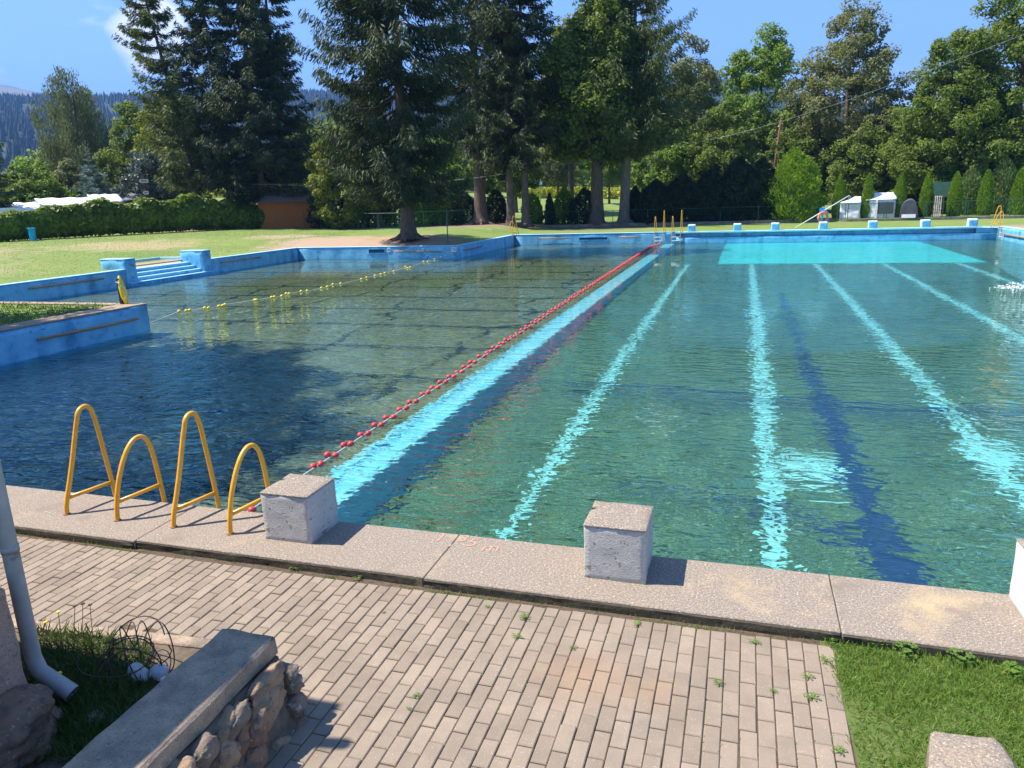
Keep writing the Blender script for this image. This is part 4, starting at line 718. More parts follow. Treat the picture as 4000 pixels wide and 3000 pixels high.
# soil bed with its kerb strip
bed = MB(); bed.quad((-9.5, -6.5, ZP+.012), (-3.08, -6.5, ZP+.012), (-3.08, strip_y(-3.08)-.06, ZP+.012), (-9.5, strip_y(-9.5)-.06, ZP+.012)); tag(bed.build('soil_bed', M['soil']), kind='structure')
a_, b_ = (-9.5, strip_y(-9.5)), (-3.22, strip_y(-3.22))
mb = MB(); mb.add([(a_[0], a_[1]-.10, -.2), (b_[0], b_[1]-.10, -.2), (b_[0], b_[1], -.2), (a_[0], a_[1], -.2), (a_[0], a_[1]-.10, ZP+.03), (b_[0], b_[1]-.10, ZP+.03), (b_[0], b_[1], ZP+.03), (a_[0], a_[1], ZP+.03)], [(3, 2, 1, 0), (4, 5, 6, 7), (0, 1, 5, 4), (1, 2, 6, 5), (2, 3, 7, 6), (3, 0, 4, 7)])
tag(rough_mesh('edging_strip', mb, M['conc2'], None, cuts=24, amp=.006, sc=5, bevel=.008), 'pale concrete edging strip between the paving and the shaded weed bed', 'kerb')
def reg_bed():
    while True:
        px, py = random.uniform(100, 590), random.uniform(2470, 2990); 
        if py > 2480+max(0, px-330)*.25 and py < 3000-(px-250)*.62+60: p = G(px, py, ZP); return p.x, p.y
blades('long_grass', reg_bed, 5200, .12, L['grass_d'], lambda x, y: ZP+.012, w=.0032, lean=.8)
for k, (px, py, h) in enumerate(((250, 2560, .30), (300, 2520, .28), (335, 2540, .33), (365, 2500, .25), (255, 2745, .18), (160, 2960, .12), (185, 2500, .12))):
    p = G(px, py, ZP); o = empty('dandelion', p, 0, ['yellow dandelion on a tall stalk left of the wire tangle', 'brown seeded dandelion stalk above the edging strip', 'tallest dandelion stalk behind the grass', 'thin dandelion stalk nearest the wire tangle', 'yellow flower in front of the pipe elbow', 'small yellow flower at the foot of the boulder', 'yellow flower beside the downpipe'][k], 'flower', 'dandelions in the weed bed')
    MB().tube([(0, 0, 0), (.01, 0, h*.5), (.03*math.sin(k), .02, h)], .0022, 5).build('stalk', M['soil'], o)
    MB().lathe([(.002, -.004), (.014, 0), (.012, .006), (.002, .008)], 9, (.03*math.sin(k), .02, h)).build('bloom', M['petal'] if k not in (1, 2, 3) else M['brown'], o)
for k, (px, py, s) in enumerate(((375, 2815, .075), (432, 2812, .04), (530, 2735, .05))): tag(blob('field_stone', M['stone_b'], None, G(px, py, ZP+.02), (s, s*.8, s*.6), seed=k+50), ['larger grey stone in the shaded weed bed', 'small stone touching the grey stone in the weed bed', 'half buried stone near the foot of the wall'][k], 'stone', 'stones in the weed bed')
cp = G(520, 2590, ZP+.1); o = empty('wire_tangle', (cp.x, cp.y, ZP), 0, 'tangle of rusty black wire loops lying in the weed bed', 'wire'); 
for k in range(9):
    rr = random.uniform(.09, .25); c = Vector((random.uniform(-.12, .14), random.uniform(-.1, .1), .10+random.uniform(0, .1))); ax = Vector((random.uniform(-1, 1), random.uniform(-1, 1), random.uniform(-.2, 1))).normalized(); u = ax.orthogonal().normalized(); v = ax.cross(u); ph = random.uniform(0, 6); tn = random.uniform(.7, 1.5)
    pts = []
    for q in range(26):
        a = ph+q/25*2*math.pi*tn; r1 = rr*(1+.25*math.sin(a*1.7+k)); p = c+u*r1*math.cos(a)+v*r1*.75*math.sin(a)+ax*.05*math.sin(a*.6+k); p.z = max(.012, p.z); pts.append(p)
    MB().tube(pts, .0038, 6).build('wire_loop', M['wire'], o, smooth=True)
p = G(525, 2612, ZP+.06); bt = empty('plastic_bottle', (p.x, p.y, ZP+.055), R(-28), 'cut clear plastic bottle lying under the wire loops', 'bottle')
q = MB().lathe([(.044, 0), (.047, .01), (.046, .06), (.043, .07), (.046, .08), (.046, .13), (.03, .16), (.014, .178), (.014, .2)], 16).build('bottle_body', M['clearp'], bt, smooth=True); q.rotation_euler = (0, R(82), 0)
p = G(603, 2628, ZP+.05); bt = empty('plastic_bottle', (p.x, p.y, ZP+.05), R(-10), 'rounded clear plastic bottle with a white cap beside the wire', 'bottle')
q = MB().lathe([(.02, 0), (.045, .012), (.05, .045), (.045, .08), (.02, .095)], 16).build('bottle_body', M['clearp'], bt, smooth=True); q.rotation_euler = (0, R(70), 0); blob('cap', M['white'], bt, (.085, -.01, -.01), (.022, .022, .02), amp=.02, sub=2)
# ---------------------------------------------------------------- things round the far side
o = empty('rescue_board', (G(478, 1190, .02).x, G(478, 1190, .02).y, .0), 0, 'yellow rescue buoy strapped to a black post on the peninsula', 'rescue buoy')
MB().box(-.045, -.045, 0, .045, .045, .80).build('post', M['black'], o, bevel=.004)
q = MB().lathe([(.03, 0), (.06, .05), (.10, .25), (.095, .5), (.07, .72), (.03, .84), (.012, .86)], 14, (.15, .02, 0)).build('buoy', M['yplast'], o, smooth=True); q.rotation_euler = (0, R(-9), 0)
MB().tube([(.02, -.06, .62), (.16, -.09, .58), (.26, -.03, .45), (.25, -.02, .3), (.18, -.08, .2)], .01, 6).build('strap', M['ropew'], o); MB().tube([(-.05, -.06, .7), (.1, -.09, .66)], .012, 6).build('strap', M['ropew'], o)
blades('peninsula_grass', lambda: (random.uniform(-26, X0-.72), random.uniform(1.5, YB0-.05)), 16000, .10, L['grass'], lambda x, y: -.01, w=.011, lean=.5)
# bin
x, y = G(132, 945, .62).x, G(132, 945, .62).y; x, y = x, y; o = empty('waste_bin', (x, y, gz(x, y)), 0, 'bright blue plastic waste bin in front of the leafy hedge', 'waste bin')
MB().lathe([(.20, 0), (.22, .05), (.24, .6), (.27, .93), (.30, .95), (.30, 1.0), (.26, 1.0), (.24, .9)], 14).build('bin_body', M['binb'], o, smooth=True); MB().tube([(-.31, 0, .97), (-.33, 0, .8)], .02, 6).build('handle', M['binb'], o)
# hedge
hp = [(-66, 22), (-60, 31), (-55.5, 40), (-52.5, 47), (-49.5, 52.5), (-46, 57), (-43, 60)]; hh = [1.8, 1.95, 2.1, 2.9, 3.0, 2.35, 2.0]
o = empty('leafy_hedge', (hp[3][0], hp[3][1], .6), 0, 'long untrimmed broad leaved hedge with yellow tips along the left lawn', 'hedge'); iv = np.array(o.location)
seg = np.cumsum([0]+[math.dist(hp[i], hp[i+1]) for i in range(len(hp)-1)]); n = 42000; s = RNG.uniform(0, seg[-1], n); bx = np.interp(s, seg, [p[0] for p in hp]); by = np.interp(s, seg, [p[1] for p in hp]); H = np.interp(s, seg, hh)*np.array([1+.30*noise.noise(Vector((q*.35, 3, 0)))+.16*noise.noise(Vector((q*1.3, 8, 0))) for q in s])
a = RNG.uniform(0, 1, n); ang = RNG.uniform(-.42*np.pi, 1.42*np.pi, n); rad = (1-.3*a**2); cz = H*.5; Z = cz+np.sin(ang)*H*.5*rad; off_ = np.sign(np.cos(ang))*np.abs(np.cos(ang))**.5*1.1*rad*(1+.15*np.sin(s*1.9)); dx, dy = np.array([.86]*n), np.array([-.5]*n)
P = np.stack([bx+dx*off_-iv[0], by+dy*off_-iv[1], Z+.08+np.array([gz(q, w_) for q, w_ in zip(bx, by)])-iv[2]], 1); N = np.stack([dx*np.cos(ang), dy*np.cos(ang), np.sin(ang)+.3], 1)+rdir(n)*.7; N /= np.linalg.norm(N, axis=1, keepdims=True); U = perp(N, n); V = np.cross(N, U); sz = .155*RNG.uniform(.5, 1.5, n)
cards('hedge_leaves', P, U*sz[:, None], V*sz[:, None]*.75, L['hedge'], o); mb = MB()
for q in np.arange(.3, seg[-1], .9):
    x, y = np.interp(q, seg, [p[0] for p in hp]), np.interp(q, seg, [p[1] for p in hp]); MB().tube([(x-iv[0], y-iv[1], gz(x, y)-iv[2]-.02), (x-iv[0]+random.uniform(-.2, .2), y-iv[1], gz(x, y)-iv[2]+1.3)], [.035, .015], 5).build('stem', M['bark'], o)

# left camp: caravan, white awnings, signpost
def orient(x, y): return -math.atan2(x-CAM.x, y-CAM.y)
def awning(px, dist, w, d, h, lb, sag=.35, m='tent'):
    x, y = AZ(px, dist); o = empty('camping_awning', (x, y, gz(x, y)), orient(x, y)+R(8), lb, 'awning', 'white awnings of the camp site'); n = 10; vs = []; fs = []
    for i in range(n+1):
        for j in range(5): u = i/n; v = j/4; vs.append((-w/2+w*u, -d/2+d*v, h*(.78+.22*v)-sag*math.sin(u*math.pi)*.4*(1-v)+.05*math.sin(u*19+v*3)))
    for i in range(n):
        for j in range(4): fs.append((i*5+j, (i+1)*5+j, (i+1)*5+j+1, i*5+j+1))
    r_ = MB().add(vs, fs).build('canopy', M[m], o, smooth=True); sm = r_.modifiers.new('solid', 'SOLIDIFY'); sm.thickness = .03
    MB().box(-w/2+.05, d/2-.12, 0, w/2-.05, d/2-.06, h*.97).build('rear_wall', M['tent'], o)
    for sx in (-1, 1): MB().tube([(sx*w/2*.97, -d/2+.05, 0), (sx*w/2*.97, -d/2+.05, h*.78)], .035, 6).build('pole', M['grey'], o)
    return o
awning(118, 86, 4.2, 3.2, 3.0, 'white awning with a sloping front at the left end of the camp'); awning(262, 86, 5.2, 3.4, 3.35, 'widest white awning above the hedge', .2); awning(408, 88, 2.8, 3, 3.55, 'white awning above the hedge left of the signpost', .1); awning(510, 90, 3.0, 3, 3.6, 'grey shaded awning roof just left of the signpost', .1, 'grey')
def vehicle(px, dist, m, lb, L_=4.3, H_=1.45, rz=0., van=False, zoff=0, cat='car', W_=1.75):
    x, y = AZ(px, dist); o = empty('parked_car' if cat == 'car' else cat, (x, y, gz(x, y)+zoff), orient(x, y)+rz, lb, cat, 'vehicles parked beyond the fence'); h = H_
    pr = [(-.5, .22), (-.5, .55), (-.47, .62), (-.30, .66), (-.17, .98), (.22, 1.0), (.40, .68), (.49, .62), (.5, .25)] if not van else [(-.5, .18), (-.5, .9), (-.46, .98), (.30, 1.), (.36, .95), (.47, .55), (.5, .5), (.5, .18)]
    k = len(pr); vs = [(a*L_, sx*W_/2*(1 if b < .7 else .86), b*h) for sx in (-1, 1) for a, b in pr]; mb = MB().add(vs, [tuple(range(k)), tuple(range(2*k-1, k-1, -1))]+[(i, (i+1) % k, k+(i+1) % k, k+i) for i in range(k)]); mb.build('car_body', M[m], o, bevel=.03, seg=2, smooth=False)
    for sx in (-1, 1):
        if not van: gv = [(-.27, .67), (-.155, .93), (.02, .94), (.02, .67)], [(.04, .67), (.04, .94), (.20, .94), (.345, .68)]
        else: gv = [(.12, .58), (.12, .9), (.28, .9), (.38, .6)], [(-.4, .62), (-.4, .88), (-.05, .88), (-.05, .62)]
        for g4 in gv:
            yv = lambda b: sx*(W_/2*(1-.14*max(0, (b-.6)/.3) if not van else (1 if b < .7 else .87))+.012); MB().add([(a*L_, yv(b), b*h) for a, b in g4], [(0, 1, 2, 3)]).build('side_window', M['glass'], o)
        for wx in (-.31, .31):
            c = (wx*L_, sx*(W_/2-.09), .31); wheel = MB().tube([(c[0], c[1]-.1, c[2]), (c[0], c[1]+.1, c[2])], .31, 16).build('wheel', M['black'], o, smooth=False); MB().tube([(c[0], c[1]-.105, c[2]), (c[0], c[1]+.105, c[2])], .19, 12).build('rim', M['grey'], wheel)
    for e_ in (-1, 1):
        for sx in (-1, 1): MB().box(e_*L_*.5-.02, sx*W_*.36-.14, .5*h-.07, e_*L_*.5+.02, sx*W_*.36+.14, .5*h+.05).build('headlight' if e_ > 0 else 'tail_light', M['tent'] if e_ > 0 else M['red'], o)
    return o
vehicle(1385, 83, 'carw', 'white hatchback parked behind the fence left of the big spruce', rz=.1, H_=1.55, zoff=.35); vehicle(1765, 92, 'tent', 'white van roof showing over the bushes right of the big spruce', L_=5.2, H_=2.4, van=True, cat='van', zoff=.6, W_=2.)
vehicle(2148, 150, 'grey', 'pale grey pickup parked on the far meadow edge', L_=4.6, H_=1.7); vehicle(2478, 150, 'carb', 'dark blue car on the meadow edge behind the pale spruce trunk', L_=4.3, H_=1.5); vehicle(-20, 84, 'tent', 'white caravan with a dark window at the left edge', L_=5.5, H_=2.6, van=True, cat='caravan', W_=2.1)
x, y = AZ(2102, 140); o = empty('road_sign', (x, y, gz(x, y)), orient(x, y), 'small pale road sign on two posts beyond the meadow', 'sign')
for s in (-.45, .45): MB().tube([(s, 0, 0), (s, 0, 3.1)], .06, 6).build('post', M['grey'], o)
MB().box(-.8, -.04, 2.7, .8, .02, 3.6).build('sign_board', M['tent'], o)
x, y = AZ(572, 82); o = empty('signpost', (x, y, gz(x, y)), orient(x, y), 'wooden signpost with white and brown arrow boards above the hedge', 'signpost')
MB().tube([(0, 0, 0), (0, 0, 5.3)], [.1, .08], 8).build('post', M['brown'], o)
for z, x0_, x1_, m_, s in ((4.8, -.5, .35, 'signw', 'BASEN'), (4.25, -.48, .42, 'brown', ''), (3.7, -.3, .22, 'signw', 'E4'), (3.1, -.65, .78, 'brown', ''), (2.7, -.42, .66, 'brown', '')):
    k = MB(); hh_ = .17; k.add([(x0_, -.11, z), (x0_+.12, -.11, z-hh_), (x1_, -.11, z-hh_), (x1_, -.11, z+hh_), (x0_+.12, -.11, z+hh_)]+[(x0_, -.08, z), (x0_+.12, -.08, z-hh_), (x1_, -.08, z-hh_), (x1_, -.08, z+hh_), (x0_+.12, -.08, z+hh_)], [(0, 1, 2, 3, 4), (9, 8, 7, 6, 5)]+[(i, (i+1) % 5, 5+(i+1) % 5, 5+i) for i in range(5)]); bd = k.build('arrow_board', M[m_], o)
    if s == 'BASEN': MB().box(-.28, -.118, z-.05, .2, -.112, z+.05).build('lettering', M['brown'], bd)
    elif s: MB().box(-.14, -.118, z-.06, -.04, -.112, z+.06).box(.03, -.118, z-.06, .10, -.112, z+.06).build('lettering', M['brown'], bd)
# shed
sx, sy = AZ(1150, 78); o = empty('wooden_shed', (sx, sy, gz(sx, sy)), orient(sx, sy)-.05, 'orange brown boarded shed under the dark spruces', 'shed')
MB().box(-3.4, -1.5, 0, 2.5, 1.6, 2.45).build('wall', M['orange'], o); dr = MB().box(-.2, -1.56, .02, .75, -1.503, 2.0).build('door', M['orange'], o, bevel=.01); MB().box(.6, -1.6, 1, .66, -1.563, 1.12).build('handle', M['black'], dr)
MB().add([(-4., -2.1, 2.45), (3., -2.1, 2.45), (3., 2.1, 2.45), (-4., 2.1, 2.45), (-3, 0, 3.7), (2.2, 0, 3.7)], [(0, 1, 5, 4), (1, 2, 5), (2, 3, 4, 5), (3, 0, 4), (3, 2, 1, 0)]).build('roof', M['roof'], o)
# curb line and fence
ck = rough_mesh('retaining_kerb', MB().box(-21, 61.62, -.3, 7.0, 61.86, .26), M['curb'], None, cuts=30, amp=.02, sc=1.6, bevel=0); tag(ck, 'low mossy concrete kerb under the fence behind the pool', 'kerb')
ck = rough_mesh('retaining_kerb', MB().box(7.4, 61.6, -.3, 27, 61.85, .22), M['curb'], None, cuts=24, amp=.02, sc=1.6, bevel=0); tag(ck, 'low concrete kerb in front of the columnar thujas', 'kerb')
def fence(pts, lb, h=1.3, step=2.5, z0=.0, posts2=False, mesh=True):
    a = Vector(pts[0]); o = empty('metal_fence', (a.x, a.y, 0), 0, lb, 'fence', 'green metal fences'); wires = MB()
    for i in range(len(pts)-1):
        p, q = Vector(pts[i]), Vector(pts[i+1]); n = max(1, round((q-p).length/step))
        for k in range(n+(i == len(pts)-2)):
            c = p.lerp(q, k/n); zz = gz(c.x, c.y)+z0
            for s in ((-.09, .09) if posts2 else (0,)): MB().box(c.x-a.x+s-.025, c.y-a.y-.025, zz-.1, c.x-a.x+s+.025, c.y-a.y+.025, zz+h+.03).build('post', M['green_met'], o)
        for k in range(n):
            c, d = p.lerp(q, k/n), p.lerp(q, (k+1)/n); z1_, z2_ = gz(c.x, c.y)+z0, gz(d.x, d.y)+z0; MB().tube([(c.x-a.x, c.y-a.y, z1_+h), (d.x-a.x, d.y-a.y, z2_+h)], .022, 6).build('rail', M['green_met'], o); wires.tube([(c.x-a.x, c.y-a.y, z1_+.08), (d.x-a.x, d.y-a.y, z2_+.08)], .018, 5)
            m_ = 16
            for j in range(1, m_):
                e = c.lerp(d, j/m_); zz = z1_+(z2_-z1_)*j/m_; wires.tube([(e.x-a.x, e.y-a.y, zz+.08), (e.x-a.x, e.y-a.y, zz+h)], .0035, 3, cap=False)
            for zq in (.3, .55, .8, 1.05): wires.tube([(c.x-a.x, c.y-a.y, z1_+zq), (d.x-a.x, d.y-a.y, z2_+zq)], .0035, 3, cap=False)
    wires.build('wire_mesh', M['green_met'], o); return o
fence([(7.9, 61.75), (28, 61.75)], 'green wire fence with double posts in front of the columnar thujas', 1.35, 2.75, posts2=True)
fence([(-20.5, 61.75), (7.2, 61.75)], 'dark green wire fence behind the kerb in front of the dark hedge bushes', 1.35, 3.0)
fence([G(1255, 890, .62).to_2d(), G(1560, 893, .5).to_2d(), (-24.5, 60.8)], 'green wire fence left of the big spruce, a white car behind it', 1.4, 2.6)
# right hand camp
def frame_tent(px, dist, w, d, h, lb, mt='tent', roofh=.0):
    x, y = AZ(px, dist); o = empty('camping_tent', (x, y, gz(x, y)), orient(x, y), lb, 'tent', 'tents behind the right hand fence'); q = MB().box(-w/2, -d/2, 0, w/2, d/2, h*.72); rough_mesh('tent_wall', q, M[mt], o, cuts=12, amp=.05, sc=2.2, bevel=0, seed=px)
    rough_mesh('tent_roof', MB().add([(-w/2-.06, -d/2-.1, h*.722), (w/2+.06, -d/2-.1, h*.722), (w/2+.06, d/2+.1, h*.722), (-w/2-.06, d/2+.1, h*.722), (-w/2+roofh, -d*.1, h), (w/2, -d*.1, h)], [(0, 1, 5, 4), (1, 2, 5), (2, 3, 4, 5), (3, 0, 4), (3, 2, 1, 0)]), M[mt], o, cuts=6, amp=.04, sc=2, bevel=0)
    return o
a = frame_tent(3325, 69, 1.5, 2.0, 1.75, 'slanting white tent between the first and second columnar thujas', roofh=1.0); b_ = frame_tent(3444, 69.5, 2.1, 2.2, 2.0, 'white frame tent with a dark window between the second and third columnar thujas')
MB().box(-.2, -1.2, .35, .95, -1.14, 1.25).build('mesh_window', M['tent_d'], b_); MB().box(-.38, -1.24, 0, -.22, -1.15, 1.5).build('door_flap', M['tent'], b_)
x, y = AZ(3557, 69); o = empty('dome_tent', (x, y, gz(x, y)), orient(x, y), 'dark dome tent with a green top between the third and fourth columnar thujas', 'tent', 'tents behind the right hand fence')
vs = []; fs = []; n = 12
for j, yy in enumerate((-1.1, -.6, 0, .6, 1.1)):
    k = (1, 1.05, 1.08, 1.0, .85)[j]
    for i in range(n+1): a = math.pi*i/n; vs.append((-.62*k*math.cos(a), yy, 1.38*k*math.sin(a)**.7))
for j in range(4):
    for i in range(n): fs.append((j*(n+1)+i, j*(n+1)+i+1, (j+1)*(n+1)+i+1, (j+1)*(n+1)+i))
fs += [tuple(range(n+1)), tuple(range(5*(n+1)-1, 4*(n+1)-1, -1))]; MB().add(vs, fs).build('tent_shell', M['tent_d'], o)
MB().add([(v[0]*1.02, v[1]*1.0, v[2]*1.02) for v in vs[2*(n+1):]], [f for f in [(j*(n+1)+i, j*(n+1)+i+1, (j+1)*(n+1)+i+1, (j+1)*(n+1)+i) for j in range(2) for i in range(3, n-3)]]).build('green_fly', M['tent_g'], o); MB().box(-.5, -1.14, 0, .5, -1.11, .28).build('lower_panel', M['tent'], o)
x, y = AZ(3660, 72); o = empty('notice_board', (x, y, gz(x, y)), orient(x, y), 'dark green board on grey posts behind the fence gate', 'board')
MB().box(-.55, -.03, 1.5, 1.1, .03, 2.7).build('board_panel', M['tent_g'] if False else mat('dull_green_board', (.035, .10, .075), (.05, .13, .09), 4, .6), o); MB().tube([(-.6, 0, 0), (-.6, 0, 2.75)], .05, 6).build('post', M['grey'], o); MB().tube([(1.1, 0, 0), (1.1, 0, 2.75)], .05, 6).build('post', M['grey'], o)
x, y = AZ(3667, 69); o = empty('firewood_stack', (x, y, gz(x, y)), orient(x, y), 'narrow stack of split firewood behind the fence gate', 'woodpile')
k = MB()
for i in range(14):
    for j in range(4): k.tube([(-.2+j*.14, -.2, .08+i*.115), (-.2+j*.14+random.uniform(-.02, .02), .3, .08+i*.115)], random.uniform(.045, .062), 6)
k.build('logs', M['wood_bar'] if False else M['signw'], o)
for s in (-.3, .38): MB().box(s-.03, -.22, 0, s+.03, .32, 1.72).build('frame_post', M['brown'], o)
# life ring on its stand and the leaning rescue pole
p = AY(3208, 905, YF+1.15); o = empty('life_ring_stand', (p.x, YF+1.1, .0), R(20), 'faded orange life ring hanging on a blue stand behind a starting block', 'life ring')
vs = []; fs = []; N1, N2 = 24, 10
for i in range(N1):
    a = 2*math.pi*i/N1
    for j in range(N2): b_ = 2*math.pi*j/N2; rr = .31+.085*math.cos(b_); vs.append((rr*math.cos(a), -.1+.075*math.sin(b_), .78+rr*math.sin(a)))
for i in range(N1):
    for j in range(N2): fs.append((i*N2+j, ((i+1) % N1)*N2+j, ((i+1) % N1)*N2+(j+1) % N2, i*N2+(j+1) % N2))
MB().add(vs, fs).build('life_ring', M['lifer'], o, smooth=True); MB().box(-.05, -.03, 0, .05, .03, 1.3).build('post', M['binb'], o); MB().box(-.2, -.02, 1.1, .16, .05, 1.42).build('sign_plate', M['binb'], o)
MB().tube([(.3, -.15, 1.1), (.40, -.2, .8), (.33, -.2, .5), (.0, -.2, .38), (-.3, -.2, .45), (-.42, -.2, .7), (-.05, -.05, 1.25), (.1, -.05, 1.28), (.3, -.15, 1.1)], .012, 6).build('grab_line', M['ropew'], o)
a = AY(3106, 890, YF+1.0); b_ = AY(3317, 768, YF+1.2); o = empty('rescue_pole', a, 0, 'long white rescue pole leaning up over the life ring, a loop at its tip', 'rescue pole'); a.z = .02
MB().tube([Vector((0, 0, 0)), b_-a], .03, 8).build('pole', M['white'], o, smooth=True); c = b_-a
MB().tube([c+Vector((.03*0, 0, 0)), c+Vector((.10, 0, -.1)), c+Vector((.17, 0, -.28)), c+Vector((.10, 0, -.42)), c+Vector((.0, 0, -.36)), c+Vector((-.03, 0, -.2)), c+Vector((.0, 0, -.03))], .014, 6).build('loop', M['ropew'], o, smooth=True)
# utility pole and cables
xa, ya = AZ(3005, 84); o = empty('utility_pole', (xa, ya, gz(xa, ya)), orient(xa, ya), 'leaning reddish wooden pole with a brace above the dark hedge bushes', 'utility pole')
MB().tube([(0, 0, 0), (.75, 0, 9.4)], [.15, .10], 10).build('pole', M['pole_r'], o, smooth=True); MB().tube([(1.2, 0, 0), (.5, 0, 6.6)], [.13, .10], 8).build('brace', M['pole_r'], o, smooth=True)
for z, s in ((9.0, .16), (8.75, -.14), (8.0, .15)): MB().lathe([(.02, -.07), (.055, -.03), (.055, .05), (.02, .08)], 8, (.75*z/9.4+s, -.02, z)).build('insulator', M['white'], o, smooth=True)
def cable(pts_, r_, lb):
    P = [AY(px, py, Y) for px, py, Y in pts_]; o_ = MB().tube(smooth_path(P, 3), r_, 5).build('overhead_cable', M['grey'], None, smooth=True); return tag(o_, lb, 'cable')
cable(((2440, 568, 62), (2520, 572, 61), (2640, 568, 60), (2790, 545, 58), (3000, 490, 56), (3300, 398, 52), (3630, 275, 48), (4000, 135, 44), (4200, 60, 42)), .010, 'thick grey overhead cable sagging in front of the trees at the right')
cable(((828, 715, 57), (1000, 720, 57), (1270, 726, 58), (1500, 722, 59), (1800, 705, 60), (2150, 652, 61), (2400, 600, 62)), .018, 'thin grey cable sagging across the dark spruces at the left')
# swimmer
sp = G(3985, 1128, ZW); pr = empty('person', (sp.x, sp.y, ZW), R(-12), 'person swimming front crawl, only kicked up foam and legs inside the right edge', 'person')
me = bpy.data.meshes.new('body'); bmh = bmesh.new()
jt = {'pelvis': (.9, 0, -.08, .13), 'chest': (1.35, 0, -.06, .16), 'neck': (1.6, 0, -.04, .065), 'head': (1.75, 0, -.03, .10), 'crown': (1.86, 0, -.03, .07), 'kneeL': (.45, .09, -.14, .065), 'ankL': (.05, .1, -.04, .04), 'toeL': (-.13, .1, -.08, .03), 'kneeR': (.46, -.09, -.2, .065), 'ankR': (.06, -.1, -.22, .04), 'toeR': (-.12, -.1, -.27, .03), 'shL': (1.5, .19, -.03, .06), 'elL': (1.72, .3, .14, .042), 'haL': (1.98, .26, -.02, .03), 'shR': (1.5, -.19, -.06, .06), 'elR': (1.3, -.26, -.2, .042), 'haR': (1.05, -.26, -.2, .03)}
vm = {k: bmh.verts.new(v[:3]) for k, v in jt.items()}
for a_, b_ in (('pelvis', 'chest'), ('chest', 'neck'), ('neck', 'head'), ('head', 'crown'), ('pelvis', 'kneeL'), ('kneeL', 'ankL'), ('ankL', 'toeL'), ('pelvis', 'kneeR'), ('kneeR', 'ankR'), ('ankR', 'toeR'), ('chest', 'shL'), ('shL', 'elL'), ('elL', 'haL'), ('chest', 'shR'), ('shR', 'elR'), ('elR', 'haR')): bmh.edges.new((vm[a_], vm[b_]))
bmh.verts.index_update(); bmh.to_mesh(me); bmh.free(); bo = link(bpy.data.objects.new('body', me), pr); me.materials.append(M['skin']); md = bo.modifiers.new('skin', 'SKIN')
for i, k in enumerate(jt): me.skin_vertices[0].data[i].radius = (jt[k][3], jt[k][3]*.85)
me.skin_vertices[0].data[0].use_root = True; ss = bo.modifiers.new('s', 'SUBSURF'); ss.levels = 2; ss.render_levels = 2
P = []; n = 2200
for k in range(n):
    u = random.random()**.7; P.append((-.75+u*1.9+random.gauss(0, .05), random.gauss(0, .10+.10*u), max(-.005, random.expovariate(1/(.008+.03*(1-abs(u-.4))))-.004)))
P = np.array(P); s = RNG.uniform(.006, .026, n); N = rdir(n)*.9+np.array([0, 0, 1]); N /= np.linalg.norm(N, axis=1, keepdims=True); U = perp(N, n); V = np.cross(N, U)
tag(cards('splash', P, U*s[:, None]*1.6, V*s[:, None], M['foam'], pr), kind='stuff')
# floating dead leaves
for k, (px, py, lb) in enumerate(((488, 1392, 'largest cluster of brown leaves afloat off the peninsula tip'), (497, 1445, 'brown leaf afloat just below the largest cluster'), (545, 1512, 'brown leaf afloat in the dark water nearest the near edge'), (470, 1430, 'small brown leaf afloat in the dark water'), (560, 1470, 'thin brown leaf afloat right of the others'))):
    p = G(px, py, ZW+.006); s = .16 if k == 0 else .07; q = MB()
    for i in range(5 if k == 0 else 2):
        a = random.uniform(0, 6); c = Vector((random.uniform(-s, s), random.uniform(-s, s)*.5, .004*i)); u = Vector((math.cos(a), math.sin(a), 0))*.06; v = Vector((-math.sin(a), math.cos(a), 0))*.035; q.add([c-u, c+v*.8+Vector((0, 0, .012)), c+u, c-v+Vector((0, 0, .01))], [(0, 1, 2), (0, 2, 3)])
    w_ = q.build('floating_leaf', M['deadleaf']); w_.location = p; tag(w_, lb, 'leaf', 'dead leaves on the water')
# thin dark post on the lawn corner
p = AY(1750, 950, YB1+.9); o = MB().tube([(0, 0, -.1), (0, 0, 1.85)], .035, 8).build('thin_post', M['green_met']); o.location = (p.x, YB1+.9, gz(p.x, YB1+.9)); tag(o, 'thin dark metal post on the lawn right of the big spruce', 'post')
# ---------------------------------------------------------------- trees and shrubs
rtv = np.array([rt.x, rt.y]); rtv = rtv/np.linalg.norm(rtv)
def ln(a): return (float(rtv[0]*a), float(rtv[1]*a))
cg = 'tall spruces round the pool lawn'
conifer('spruce_tree', 0, 0, 31, 3.4, [(0, 3.8), (.12, 5.0), (.3, 5.2), (.5, 4.8), (.7, 3.4), (1, .2)], L['spruce'], .44, 'biggest spruce, its thick trunk flaring into roots right behind the bay wall', cg, dens=1.25, droop=.28, drape=.6, per=7, levels=.42, size=.34, xy=(-21.2, 40.2), z0=.40, flare=1.8)
conifer('spruce_tree', 0, 0, 34, 7.5, [(0, 3.4), (.2, 4.8), (.5, 4.5), (.75, 2.8), (1, .2)], L['spruce'], .58, 'tall spruce with a brown root spread trunk behind the far left ladder', cg, dens=1.0, droop=.3, drape=.6, per=6, xy=(-23.9, 62.2), z0=.42, size=.36, levels=.5, flare=2.0)
conifer('spruce_tree', 0, 0, 29, 6.0, [(0, 3.0), (.3, 3.8), (.6, 3.0), (1, .2)], L['spruce'], .36, 'dark slim spruce, left one of the close pair behind the far left ladder', cg, per=6, xy=(-19.9, 58.9), z0=.3, size=.36, levels=.6)
conifer('spruce_tree', 0, 0, 27, 6.0, [(0, 3.0), (.3, 3.6), (.6, 2.8), (1, .2)], L['spruce'], .34, 'dark slim spruce, right one of the close pair behind the far left ladder', cg, per=6, xy=(-18.6, 59.2), z0=.3, size=.36, levels=.6)
